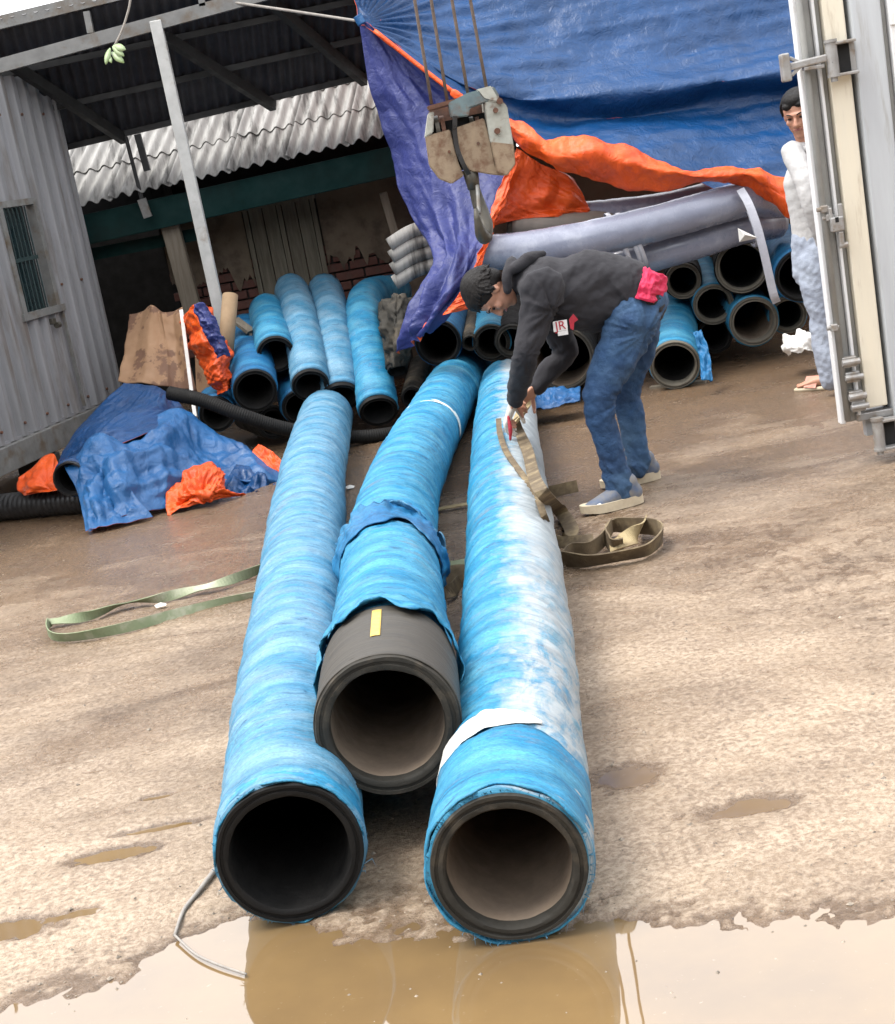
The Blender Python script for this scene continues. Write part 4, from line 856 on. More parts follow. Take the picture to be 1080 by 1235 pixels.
# litter
for k, (px, py, rr_, lab) in enumerate(((423, 589, .035, 'white scrap lying between the left and middle hoses'), (195, 732, .03, 'white scrap lying beside the green sling'), (297, 697, .018, 'small pale scrap by the left hose'))):
    p = on(px, py, .01); mb = MB(); n = 7; vv = [p+V((rr_*random.uniform(.6, 1.2)*math.cos(i*6.283/n), rr_*.7*random.uniform(.5, 1.1)*math.sin(i*6.283/n), random.uniform(0, .012))) for i in range(n)]+[p+V((0, 0, .02))]
    mb.add(vv, [(i, (i+1) % n, n) for i in range(n)]); tag(mb.build('paper_scrap', M['white']), lab, 'scrap')
rows = [[(945, 412, 9.05), (965, 402, 9.0), (990, 396, 9.0), (1010, 392, 9.0)], [(943, 420, 8.9), (968, 414, 8.85), (990, 408, 8.85), (1010, 404, 8.9)], [(950, 428, 8.85), (968, 426, 8.8), (990, 424, 8.8), (1010, 424, 8.85)]]
o = cloth('white_rag', rows, 60, 30, M['white'], None, lambda U, W, G: .02*fbm(U*5, W*3, 0, 43, 3)+.03*ridge(U*4, W*3, 0, 45, 3)); tag(o, 'crumpled white rag on the ground by the standing man', 'rag')
mb = MB(); a = on(785, 468, .01); b = on(852, 460, .01); mb.beam(a, b, .06, .02); tag(mb.build('board', M['wood']), 'pale board under the frontmost hose of the right stack', 'board')
rows = [[(640, 470, 9.1), (665, 466, 9.0), (700, 470, 9.0)], [(645, 482, 8.95), (668, 480, 8.85), (700, 478, 8.85)], [(640, 496, 8.8), (668, 492, 8.75), (700, 486, 8.75)]]
o = cloth('blue_sheet', rows, 40, 30, M['wrap_deep'] if False else M['tarp_pale'], None, lambda U, W, G: .015*ridge(U*5, W*4, 0, 55, 3)); tag(o, 'blue plastic scrap on the ground behind the hands', 'plastic sheet')
rows = [[(836, 400, 9.0), (846, 398, 9.0)], [(844, 430, 8.9), (856, 428, 8.9)], [(846, 460, 8.75), (860, 458, 8.75)]]
o = cloth('torn_wrap', rows, 14, 40, M['wrap_deep'], None, lambda U, W, G: .02*fbm(U*3, W*8, 0, 57, 3)); tag(o, 'loose torn blue wrap beside the frontmost hose of the right stack', 'torn wrap')
mb = MB(); mb.tube([on(262, 1046, .012), on(240, 1075, .01), on(222, 1098, .008), on(211, 1128, .006)], lambda t: .007-.003*t, 8); mb.tube([on(211, 1128, .006), on(235, 1150, .003), on(262, 1163, .003), on(297, 1175, .002)], .003, 6)
tag(mb.build('cord', M['rope'], smooth=True), 'frayed pale cord trailing from the left hose mouth into the puddle', 'cord')

# ================================================================== SLINGS
def gpt(px, py, z=.02): return on(px, py, z)
gs = thing('green_sling', 'green webbing sling lying in a long loop under the hoses', 'sling', on(190, 720))
P = [gpt(420, 640, .012), gpt(360, 668, .02), gpt(320, 684, .03), gpt(270, 702, .035), gpt(230, 712, .03), gpt(190, 722, .03), gpt(150, 728, .03), (gpt(110, 742, .03)), gpt(75, 748, .03), gpt(58, 752, .03), gpt(62, 766, .03), gpt(90, 768, .03), gpt(150, 757, .03), gpt(210, 741, .02), gpt(260, 729, .012), gpt(320, 716, .01), gpt(400, 700, .008)]
def sd1(t):
    a = .5*math.pi+1.25*math.sin(t*21)*(1 if t < .55 else .35); return V((.2*math.cos(a), math.cos(a), math.sin(a)))
ribbon(P, sd1, .042, .004, sub=12).build('webbing', M['strap_green'], gs)
g2s = thing('green_sling', 'thin pale green strap crossing between the middle and right hoses', 'sling', on(560, 700))
ribbon([gpt(405, 645), gpt(440, 632), gpt(540, 612), gpt(600, 602)], (0, 1, .2), .03, .004).build('webbing', M['strap_tan'], g2s)
ribbon([gpt(500, 694), gpt(530, 684), gpt(560, 678), gpt(610, 668)], (0, 1, .1), .07, .004).build('wide_webbing', M['strap_green'], g2s)
bs0 = thing('brown_sling', 'dark brown webbing bunched between the middle and right hoses', 'sling', on(545, 710))
ribbon([gpt(500, 705), gpt(530, 700, .03), gpt(550, 690, .05), gpt(580, 692, .03), gpt(600, 690)], (0, .5, .8), .06, .004).build('webbing', M['strap_brown'], bs0)
ribbon([gpt(525, 722), gpt(545, 712, .04), gpt(560, 700, .02), gpt(600, 706)], (0, .7, .6), .05, .004).build('webbing', M['strap_brown'], bs0)
bs = thing('lifting_sling', 'brown webbing lifting sling running from the man\'s hands to coils on the ground', 'sling', on(735, 670))
def S3(px, py, Y): return D(px, py, Y)
# from near hand down round the hose flank to ground
def surf(H_, px, py, off=.012):
    _, A, T, Nn, B, t = H_; best = None
    for i in range(0, len(A), 2):
        for k in range(90):
            a = 2*math.pi*k/90; nv = V(Nn[i])*math.cos(a)+V(B[i])*math.sin(a); q = V(A[i])+nv*(R0+off)
            if nv.dot(CAM-q) < -.15: continue
            x, y = proj(q); d = (x-px)**2+(y-py)**2
            if best is None or d < best[0]: best = (d, q)
    return best[1]
ribbon([S3(620, 506, 6.88), surf(hr, 626, 522, .02), surf(hr, 636, 545, .03), surf(hr, 645, 575, .05), surf(hr, 658, 596, .09), S3(676, 616, 6.42), on(690, 640, .03), on(680, 652, .02), on(662, 648, .02)], lambda t: V((1, .5, .2)), lambda t: .05 if t < .6 else .06, .005, sub=12).build('hanging_webbing', M['strap_brown'], bs)
ribbon([surf(hr, 603, 505, .05), surf(hr, 602, 522, .02), surf(hr, 612, 545, .012), surf(hr, 630, 574, .012), surf(hr, 646, 598, .012), surf(hr, 656, 625, .012), on(668, 652, .02)], lambda t: V((.9, .5, .0)), .026, .005, sub=12).build('hose_side_webbing', M['strap_brown'], bs)
ribbon([S3(642, 474, 6.92), S3(634, 488, 6.92), S3(626, 502, 6.9), S3(620, 510, 6.88)], (1, 0, .6), .045, .012, sub=8).build('held_roll', M['strap_tan'], bs)
ribbon([on(640, 596, .02), on(660, 594, .03), on(697, 586, .04)], (0, .3, 1), .055, .005).build('rear_webbing', M['strap_brown'], bs)
ribbon([on(648, 648, .02), on(670, 654, .02), on(700, 652, .03), on(716, 650, .03)], (0, .6, .5), .05, .005).build('joining_webbing', M['strap_brown'], bs)
# flat coil on the ground: outer loop and inner curl
up = lambda t: V((0, -.12, 1))
ribbon([on(680, 674, .04), on(710, 676, .04), on(750, 670, .04), on(782, 662, .04), on(799, 645, .045), on(790, 636, .05), on(765, 634, .05), on(740, 634, .05), on(730, 644, .05), on(738, 656, .045), on(752, 656, .04)], lambda t: V((.1, -.5-.3*math.sin(t*9), .85)), .070, .006, sub=12).build('outer_loop', M['strap_brown'], bs)
ribbon([on(679, 674, .04), on(690, 664, .04), on(712, 662, .04), on(728, 650, .05), on(738, 634, .06)], up, .06, .006, sub=12).build('inner_loop', M['strap_brown'], bs)
ribbon([on(736, 660, .03), on(752, 652, .05), on(770, 642, .06), on(776, 630, .05)], lambda t: V((.5, .6, .5)), .07, .006, sub=12).build('sling_eye', M['strap_tan'], bs)

# ================================================================== HOOK BLOCK
YH = 6.2
hk = thing('crane_hook_block', 'worn cream crane hook block hanging on four wire ropes', 'hook block', D(572, 250, YH))
def hp3(px, py, dy=0.): return D(px, py, YH+dy)
def prism(pts, d0, d1, name, mat, par=hk, pers=True, bev=.004):
    n = len(pts); v = [hp3(*p, d0) for p in pts]+[hp3(*p, d0)+V((0, d1-d0, 0)) for p in pts]
    f = [tuple(range(n)), tuple(range(2*n-1, n-1, -1))]+[(i, i+n, (i+1) % n+n, (i+1) % n) for i in range(n)]
    bm = bmesh.new(); vs_ = [bm.verts.new(q) for q in v]; [bm.faces.new([vs_[i] for i in q]) for q in f]; bmesh.ops.recalc_face_normals(bm, faces=bm.faces[:])
    if bev: bmesh.ops.bevel(bm, geom=bm.edges[:], offset=bev, segments=2, affect='EDGES')
    bm.verts.ensure_lookup_table(); V_ = [q.co.copy() for q in bm.verts]; F_ = [[x.index for x in q.verts] for q in bm.faces]; bm.free()
    return mobj(name, V_, F_, mat, par, smooth=False)
# front cheek (two halves with a slot), right end cheek, rear cheek
prism([(513, 164), (543, 156), (548, 178), (553, 196), (560, 212), (545, 222), (530, 216), (518, 200)], 0, .035, 'front_plate', M['hookpaint'])
prism([(550, 154), (584, 142), (592, 170), (598, 200), (604, 205), (612, 212), (596, 211), (578, 208), (566, 206), (556, 190)], -.005, .03, 'front_plate', M['hookpaint'])
prism([(592, 171), (620, 174), (622, 198), (612, 212), (600, 208)], -.03, .16, 'lower_cheek', M['hookpaint'])
prism([(584, 120), (596, 112), (612, 128), (620, 176), (592, 173), (587, 146)], -.025, .15, 'end_cheek', M['hookgrey'])
prism([(513, 166), (517, 136), (524, 134), (523, 160)], -.004, .15, 'left_cheek', M['hookgrey'])
prism([(517, 134), (560, 124), (600, 114), (612, 128), (590, 150), (530, 160), (520, 158)], .17, .20, 'rear_plate', M['rust'])
prism([(515, 128), (518, 134), (560, 122), (556, 117)], -.02, .05, 'top_bar', M['rust'])
prism([(541, 124), (564, 112), (596, 104), (603, 116), (590, 122), (567, 130), (566, 140), (545, 142)], -.03, .06, 'bracket', M['hookteal'])
prism([(574, 108), (594, 103), (603, 118), (600, 124), (584, 120)], -.035, .09, 'bracket_ear', M['hookgrey'], bev=.006)
prism([(520, 150), (590, 134), (600, 195), (530, 212)], .05, .15, 'inner_housing', M['dark'])
for q, xx in ((0, 529), (1, 536), (2, 571), (3, 578)):
    mb = MB(); a = hp3(xx-3, 158, .07); mb.cyl(a, a+V((.016, 0, 0)), .058, 28); mb.build('sheave', M['rust'] if q % 2 else M['chain'], hk, smooth=False)
mb = MB(); mb.cyl(hp3(518, 168, .05), hp3(612, 150, .05), .014, 14); mb.build('axle', M['chain'], hk, smooth=True)
for (a, b) in (((603, 122), .012), ((600, 158), .012), ((542, 183), .006), ((577, 173), .006), ((598, 133), .01)):
    mb = MB(); c = hp3(*a, -.035 if a[0] > 590 else -.005); mb.cyl(c+V((0, -.01, 0)), c+V((0, .03, 0)), b, 12); mb.build('bolt', M['rust'], hk)
ribbon([hp3(549, 140, -.04), hp3(549, 160, -.035), hp3(552, 180, -.03), hp3(560, 200, -.03), hp3(566, 210, -.01)], (1, 0, 0), .018, .008).build('black_strap', M['black'], hk)
mb = MB(); mb.cyl(hp3(567, 204, .03), hp3(572, 228, .03), .032, 16, .024); mb.build('swivel', M['chain'], hk, smooth=True)
# hook: seen edge on, long and narrow with a curved tip
mb = MB(); mb.tube([hp3(571, 222, .03), hp3(576, 240, .03), hp3(582, 258, .02), hp3(586, 272, .0), hp3(585, 286, -.03), hp3(580, 280, -.08), hp3(576, 264, -.10), hp3(574, 252, -.09)], lambda t: .020+.010*math.sin(math.pi*min(1, t*1.2))-.012*max(0, t-.7)/.3, 14, 8); mb.build('hook', M['chain'], hk, smooth=True)
mb = MB(); mb.tube([hp3(576, 224, -.01), hp3(577, 240, -.05), hp3(578, 258, -.09)], .008, 8); mb.build('safety_latch', M['steel'], hk, smooth=True)
for k, (a, b) in enumerate((((499, -8), (521, 126)), ((519, -8), (540, 124)), ((544, -8), (565, 116)), ((566, -8), (587, 106)))):
    p0, p1 = hp3(*b, .03), hp3(*a, .03); top_ = p1+(p1-p0)*2.2
    mb = MB(); n = 90; rr_ = .0065
    v, f, _ = sweep([p0.lerp(top_, i/8) for i in range(9)], rr_, 10); mb.add([tuple(q) for q in v], f)
    mb.build('wire_rope', M['wire'], hk, smooth=True)

# ================================================================== TWIG
tw = thing('hanging_twig', 'leafy twig hanging in front of the dark canopy', 'twig', D(140, 66, 5.0))
mb = MB(); mb.tube([D(160, -60, 5.0), D(158, -5, 5.0), D(153, 20, 5.0), D(146, 40, 5.0), D(139, 54, 5.0)], .0035, 6); mb.build('stem', M['rope'], tw, smooth=True)
for (a, b, w_) in (((137, 55), (152, 60), .024), ((135, 63), (150, 76), .022), ((133, 58), (128, 78), .018), ((136, 56), (150, 68), .02), ((131, 66), (135, 76), .014)):
    A_, B_ = D(*a, 5.0), D(*b, 4.97); d = (B_-A_); sdv = d.cross(fw).normalized(); v = []; n = 6
    for i in range(n+1):
        t = i/n; ww = w_*math.sin(math.pi*min(1, t*.95+.03))**.8*.5; c = A_+d*t+V((0, -.006*math.sin(math.pi*t), 0)); v += [c-sdv*ww, c-V((0, .003, 0)), c+sdv*ww]
    f = grid_faces(n+1, 3); o = mobj('leaf', v, f, M['leaf'], tw); o.modifiers.new('s', 'SOLIDIFY').thickness = .0006

# ================================================================== CONTAINER (right)
YD = 6.4
ct = thing('shipping_container', 'pale container end with cream door edge, hinges and locking bar', 'container', on(1075, 545))
# an upright frame: axis from the photograph's edge line
e0, e1 = D(996, 340, YD), D(963, 60, YD); upv = (e1-e0).normalized()
ex = V((1, 0, 0)); ex = (ex-upv*ex.dot(upv)).normalized()
zb0 = D(1035, 503, YD).z; 
def cl(u, z, dy=0.):   # u metres right of the edge line, z world height
    k = (z-e0.z)/upv.z; return e0+upv*k+ex*u+V((0, dy, 0))
zt = 3.0
def vbar(u0, u1, y0, y1, z0, z1, name, mat, bev=.004, par=ct):
    mb = MB(); a, b = cl((u0+u1)/2, z0, (y0+y1)/2), cl((u0+u1)/2, z1, (y0+y1)/2); mb.box((a+b)/2, (u1-u0, y1-y0, (b-a).length), ex, (0, 1, 0), upv, bev); return mb.build(name, mat, par)
px2m = YD/F_PX
def um(x, y):   # horizontal offset in metres of a pixel from the edge line
    d = D(x, y, YD); return (d-cl(0, d.z)).dot(ex)
U = [um(q, 340) for q in (996, 1000, 1017, 1021, 1027, 1029, 1055, 1060, 1092, 1097)]
vbar(U[0]-.004, U[1]+.004, .0, .05, zb0-.02, zt, 'door_lip', M['cont_white'])
vbar(U[1]+.005, U[2], .02, .07, zb0-.02, zt, 'gasket', M['gasket'], .012)
vbar(U[2]+.001, U[3], .0, .06, zb0-.0, zt, 'inner_gasket', M['cont_white'])
vbar(U[3]+.001, U[5]-.001, .035, .06, zb0-.0, zt, 'door_recess', M['gasket'])
vbar(U[5], U[6], .0, .08, zb0+.03, zt, 'door_panel', M['cont_cream'], .006)
vbar(U[6]+.001, U[7]-.001, .06, .10, zb0-.1, zt, 'shadow_gap', M['dark'])
vbar(U[7], U[7]+.125, -.02, .14, .10, zt, 'corner_post', M['cont_grey'], .008)
vbar(U[7]+.127, U[7]+.150, .01, .10, .10, zt, 'side_seam', M['gasket'])
for k in range(5):
    vbar(U[7]+.152+k*.28, U[7]+.20+k*.28, -.02, .10, .10, zt, 'side_rib', M['cont_white'], .006)
    vbar(U[7]+.202+k*.28, U[7]+.43+k*.28, .02, .10, .10, zt, 'side_panel', M['cont_white'], .006)
vbar(U[7]+.152, U[7]+1.55, -.03, -.021, D(1085, 28, YD).z, D(1085, 28, YD).z+.05, 'side_rail', M['cont_white'], .003)
vbar(U[3]-.02, U[7]+1.55, .0, .12, zb0-.02, zb0+.012, 'bottom_rail', M['cont_zinc'], .004)
vbar(U[5]+.0, U[7]+1.55, .06, .10, .11, zb0-.025, 'sill', M['cont_grey'], .004)
mb = MB(); c = (cl(.8, 1.5, 1.6)); mb.box(c, (1.6, 2.8, 2.9), ex, (0, 1, 0), upv, .01) if False else None
# rod with brackets
rod = MB(); rod.cyl(cl((U[0]+U[1])/2+.012, zb0-.0, -.022), cl((U[0]+U[1])/2+.012, zt, -.022), .0135, 14); rod.build('locking_bar', M['gasket'], ct, smooth=True)
def hinge(px, py, hgt, nm='hinge'):
    d = D(px, py, YD-.06); u = (d-cl(0, d.z)).dot(ex); a, b = cl(u, d.z-hgt/2, -.06), cl(u, d.z+hgt/2, -.06)
    mb = MB(); mb.cyl(a, b, .023, 18); mb.cyl(a-upv*.018, a, .014, 12); mb.cyl(b, b+upv*.012, .027, 14); mb.cyl(a, a+upv*.01, .027, 14)
    h = mb.build(nm, M['cont_zinc'], ct, smooth=False)
    mb = MB(); c = (a+b)/2; mb.box(c+ex*.062+V((0, .035, 0)), (.085, .012, hgt*.98), ex, (0, 1, 0), upv, .003)
    for zz in (-.46, .46): mb.box(c+ex*.05+upv*hgt*zz+V((0, .012, 0)), (.10, .06, .012), ex, (0, 1, 0), upv, .003)
    mb.build('hinge_leaf', M['cont_zinc'], h)
    mb = MB(); mb.box(c+ex*.058+V((0, .027, 0)), (.045, .004, hgt*.8), ex, (0, 1, 0), upv); mb.build('recess', M['dark'], h)
    return h
hinge(1004, 72, .135); hinge(1060, 525, .13); 
def latch(px, py):
    d = D(px, py, YD-.05); u = (d-cl(0, d.z)).dot(ex); c = cl(u, d.z, -.045)
    mb = MB(); mb.box(c, (.055, .03, .06), ex, (0, 1, 0), upv, .006); h = mb.build('latch', M['cont_zinc'], ct)
    mb = MB(); mb.box(c+ex*.02+upv*.05, (.018, .02, .06), ex, (0, 1, 0), upv, .004); mb.build('catch', M['cont_zinc'], h); mb = MB(); mb.box(c-ex*.022+upv*.045, (.014, .02, .05), ex, (0, 1, 0), upv, .004); mb.build('catch', M['cont_zinc'], h); mb = MB(); mb.box(c+ex*.01-upv*.06, (.022, .024, .055), ex, (0, 1, 0), upv, .005); mb.cyl(c+ex*.0-upv*.09, c+ex*.035-upv*.09, .012, 12); mb.build('catch', M['cont_zinc'], h)
    mb = MB(); mb.box(c-ex*.002+upv*.018-V((0, .016, 0)), (.014, .004, .02), ex, (0, 1, 0), upv); mb.build('slot', M['dark'], h)
latch(1010, 270)
# clamp arm at the top left
d = D(968, 78, YD-.05); u = (d-cl(0, d.z)).dot(ex); c = cl(u, d.z, -.05)
mb = MB(); mb.beam(c-ex*.055, c+ex*.10+upv*.01, .035, .030, upv, .006); mb.box(c-ex*.07+V((0, .0, 0)), (.035, .05, .11), ex, (0, 1, 0), upv, .006); mb.beam(c-ex*.05+upv*.035, c-ex*.01+upv*.01, .02, .014, upv, .003); mb.beam(c-ex*.05-upv*.035, c-ex*.01-upv*.005, .02, .014, upv, .003); mb.beam(c+ex*.0-upv*.018, c+ex*.085-upv*.02, .03, .014, upv, .003)
mb.build('clamp_arm', M['cont_zinc'], ct)
# lower fittings: stacked cam keepers
for k, (px, py) in enumerate(((1024, 437), (1028, 455), (1032, 478), (1035, 490))):
    d = D(px, py, YD-.04); u = (d-cl(0, d.z)).dot(ex); c = cl(u, d.z, -.045)
    mb = MB(); mb.cyl(c-ex*.03, c+ex*.045, .014-.002*(k % 2), 12); mb.box(c+ex*.005+V((0, .02, 0)), (.06, .03, .045), ex, (0, 1, 0), upv, .004); mb.build('cam_keeper', M['cont_zinc'], ct, smooth=False)
for (px, py) in ((994, 252), (1000, 262), (1006, 395)):
    d = D(px, py, YD-.03); u = (d-cl(0, d.z)).dot(ex); c = cl(u, d.z, -.03); mb = MB(); mb.box(c, (.03, .03, .03), ex, (0, 1, 0), upv, .005); mb.cyl(c-ex*.03, c+ex*.02, .009, 10); mb.build('rod_guide', M['cont_zinc'], ct)

# ================================================================== PEOPLE
def limb(mb, pts, rad, n=20, sub=6, side=None, ends=True):
    """rounded tube; rad entries are r or (r_side, r_other); side = direction of r_side"""
    P = [V(p) for p in pts]; Rr = [(r, r) if isinstance(r, (int, float)) else r for r in rad]
    Q = spline(P, sub); m = len(Q); T = np.gradient(np.array([tuple(q) for q in Q]), axis=0)
    RR = []
    for i in range(m):
        x = i/(m-1)*(len(P)-1); k = min(int(x), len(P)-2); f = x-k; f = f*f*(3-2*f)
        RR.append((Rr[k][0]*(1-f)+Rr[k+1][0]*f, Rr[k][1]*(1-f)+Rr[k+1][1]*f))
    rings = []
    s0 = V(side) if side else V((0, 1, 0))
    def frame(i):
        t = V(T[i]).normalized(); s = s0-t*s0.dot(t)
        if s.length < .05: s = V((1, 0, 0))-t*t.x
        s.normalize(); return t, s, t.cross(s)
    if ends:
        t, s, b = frame(0); q = (RR[0][0]+RR[0][1])/2
        for a in (80, 60, 35, 15): rings.append((Q[0]-t*q*math.sin(R_(a)), s*RR[0][0]*math.cos(R_(a)), b*RR[0][1]*math.cos(R_(a))))
    for i in range(m): t, s, b = frame(i); rings.append((Q[i], s*RR[i][0], b*RR[i][1]))
    if ends:
        t, s, b = frame(m-1); q = (RR[-1][0]+RR[-1][1])/2
        for a in (15, 35, 60, 80): rings.append((Q[-1]+t*q*math.sin(R_(a)), s*RR[-1][0]*math.cos(R_(a)), b*RR[-1][1]*math.cos(R_(a))))
    v = []
    for c, a, b in rings:
        for j in range(n): th = 2*math.pi*j/n; v.append(c+a*math.cos(th)+b*math.sin(th))
    f = grid_faces(len(rings), n, True, flip=True)+[tuple(range(n)), tuple((len(rings)-1)*n+i for i in range(n-1, -1, -1))]
    return mb.add(v, f)
def ell(mb, c, r, X=(1, 0, 0), Y=(0, 1, 0), Z=(0, 0, 1), n=24):
    X, Y, Z = V(X).normalized(), V(Y).normalized(), V(Z).normalized(); v = []; m = n//2
    for i in range(1, m):
        a = math.pi*i/m
        for j in range(n): b = 2*math.pi*j/n; v.append(V(c)+X*r[0]*math.sin(a)*math.cos(b)+Y*r[1]*math.sin(a)*math.sin(b)+Z*r[2]*math.cos(a))
    f = grid_faces(m-1, n, True, flip=False)+[tuple(range(n-1, -1, -1)), tuple((m-2)*n+i for i in range(n))]
    return mb.add(v, f)
def remesh(mb, name, mat, parent, voxel=.008, smooth=4, disp=None, mats=None, fac=.5):
    me = bpy.data.meshes.new('tmp'); bm = bmesh.new()
    vs_ = [bm.verts.new(q) for q in mb.v]
    for q in mb.f: bm.faces.new([vs_[i] for i in q])
    # outward normals per island
    bmesh.ops.recalc_face_normals(bm, faces=bm.faces[:]); bm.to_mesh(me); bm.free()
    o = bpy.data.objects.new('tmp', me); COL.objects.link(o)
    r = o.modifiers.new('r', 'REMESH'); r.mode = 'VOXEL'; r.voxel_size = voxel
    if smooth: s = o.modifiers.new('s', 'SMOOTH'); s.iterations = smooth; s.factor = fac
    dg = bpy.context.evaluated_depsgraph_get(); m2 = bpy.data.meshes.new_from_object(o.evaluated_get(dg))
    n = len(m2.vertices); co = np.empty(n*3); m2.vertices.foreach_get('co', co); co = co.reshape(-1, 3); no = np.empty(n*3); m2.vertices.foreach_get('normal', no); no = no.reshape(-1, 3)
    if disp is not None: co = co+no*disp(co, no)[:, None]
    f = [tuple(p.vertices) for p in m2.polygons]
    bpy.data.objects.remove(o); bpy.data.meshes.remove(m2)
    return mobj(name, co, f, mat, parent)
def head(mb, c, up, face, sc_=1., parts=None):
    """skull, jaw, nose, ears, brows; returns feature points"""
    up = V(up).normalized(); face = V(face); face = (face-up*face.dot(up)).normalized(); sd_ = up.cross(face).normalized(); c = V(c)
    q = lambda s, u, f: c+sd_*s*sc_+up*u*sc_+face*f*sc_
    ell(mb, q(0, .025, -.012), (.074*sc_, .090*sc_, .090*sc_), sd_, face, up)
    ell(mb, q(0, -.035, .022), (.058*sc_, .062*sc_, .070*sc_), sd_, face, up)
    ell(mb, q(0, -.085, .050), (.028*sc_, .026*sc_, .022*sc_), sd_, face, up)      # chin
    ell(mb, q(0, .022, .074), (.050*sc_, .014*sc_, .010*sc_), sd_, face, up)       # brow
    limb(mb, [q(0, .010, .080), q(0, -.012, .094), q(0, -.026, .098)], [.008*sc_, .010*sc_, .013*sc_], 10, 4)
    for s in (-1, 1):
        ell(mb, q(s*.011, -.030, .088), (.009*sc_, .010*sc_, .008*sc_), sd_, face, up, 10)
        ell(mb, q(s*.036, -.018, .062), (.020*sc_, .018*sc_, .018*sc_), sd_, face, up, 12)   # cheek
        ell(mb, q(s*.070, -.006, -.004), (.009*sc_, .017*sc_, .028*sc_), sd_, face, up, 14)   # ear
    ell(mb, q(0, -.052, .078), (.024*sc_, .010*sc_, .008*sc_), sd_, face, up, 12)
    return q, sd_, up, face
def hair_tufts(mb, q, seed, n, L_=.018, k=1.):
    rng = random.Random(seed)
    for _ in range(n):
        a = rng.uniform(0, 2*math.pi); e = rng.uniform(-.25, 1.2)
        d = (math.cos(a)*math.cos(e), math.sin(e), math.sin(a)*math.cos(e))       # side, up, face
        if e < .45 and d[2] > .25: continue
        c = (d[0]*.080*k, .030+d[1]*.088*k, -.015+d[2]*.092*k); t = (d[0]*.35+rng.uniform(-.12, .12), -.25-.5*(1-max(0, d[1]))+rng.uniform(-.1, .1), (.9*max(0, d[1]) if d[2] > -.3 else -.3)+rng.uniform(-.1, .1)); l = L_*rng.uniform(.6, 1.3)
        limb(mb, [q(*c), q(c[0]+t[0]*l, c[1]+t[1]*l, c[2]+t[2]*l)], [.0055, .0015], 6, 2)
def face_bits(par, q, sd_, up, face, k=1.):
    for s in (-1, 1):
        mb = MB(); ell(mb, q(s*.031, .004, .0745), (.014*k, .006*k, .0045*k), sd_, face, up, 12); mb.build('eye', M['hair'], par, smooth=True)
        mb = MB(); limb(mb, [q(s*.014, .022, .086), q(s*.032, .027, .081), q(s*.048, .021, .070)], [.003*k, .004*k, .002*k], 8, 3); mb.build('eyebrow', M['hair'], par, smooth=True)
    mb = MB(); limb(mb, [q(-.022, -.052, .082), q(0, -.051, .089), q(.022, -.052, .082)], [.003*k, .006*k, .003*k], 8, 4); mb.build('mouth', M['lips'], par, smooth=True)
def hand(mb, wrist, direction, palm_n, curl=.6, k=1., spread=.018):
    d = V(direction).normalized(); pn = V(palm_n); pn = (pn-d*pn.dot(d)).normalized(); s = d.cross(pn)
    w_ = V(wrist); ctr = w_+d*.05*k
    limb(mb, [w_, w_+d*.03*k, w_+d*.085*k], [(.024*k, .019*k), (.036*k, .017*k), (.040*k, .014*k)], 14, 4, side=s)
    for i, (o_, L_) in enumerate(((-.030, .070), (-.010, .080), (.011, .075), (.030, .060))):
        p = w_+d*.082*k+s*o_*k; a = curl; pts = [p-d*.015*k, p]
        for j, fr_ in enumerate((.42, .32, .26)):
            a2 = a*(j+.6); p = p+(d*math.cos(a2)+pn*math.sin(a2))*L_*fr_*k; pts.append(p)
        limb(mb, pts, [.0095*k, .0095*k, .0088*k, .008*k, .007*k], 10, 3)
    p = w_+d*.025*k-s*.03*k; limb(mb, [p, p+(d*.5-s*.7+pn*.4)*.03*k, p+(d*.8-s*.6+pn*.8)*.05*k, p+(d*1.1-s*.3+pn*1.1)*.06*k], [.013*k, .012*k, .0105*k, .009*k], 10, 3)
def folds(seed, amp, ax=(0, 0, 1), fr=(4, 26)):
    ax = np.array(ax, float)
    def fn(co, no):
        a = co.dot(ax); return amp*ridge(co[:, 0]*fr[0]*2+a*4, a*fr[1]*.5+co[:, 0]*5, co[:, 1]*fr[0]*2, seed, 2)*.6+amp*.8*fbm(co[:, 0]*9, co[:, 1]*9, co[:, 2]*9, seed+5, 2)
    return fn
# ---- the bent worker
YWn, YWf = 6.46, 6.78; YWc = 6.62
wk = thing('person', 'man in charcoal sweatshirt and blue jeans bending over the right long hose', 'person', on(745, 605))
p = lambda x, y, Y=YWc: D(x, y, Y)
hipN, hipF = p(764, 382, YWc-.10), p(768, 378, YWc+.10)
kneeN, kneeF = p(722, 478, YWn), p(755, 470, YWf+.02)
ankN, ankF = p(749, 590, YWn), p(772, 562, YWf)
pel = p(776, 362); wst = p(748, 350); chest = p(690, 346); sho = p(650, 338); nck = p(624, 336); 
shN, shF = p(652, 352, YWc-.17), p(650, 345, YWc+.17)
elN, wrN = p(634, 428, YWc-.20), p(620, 484, YWc+.10)
elF, wrF = p(682, 425, YWc+.26), p(646, 468, YWc+.24)
hc = p(592, 352, YWc-.03)
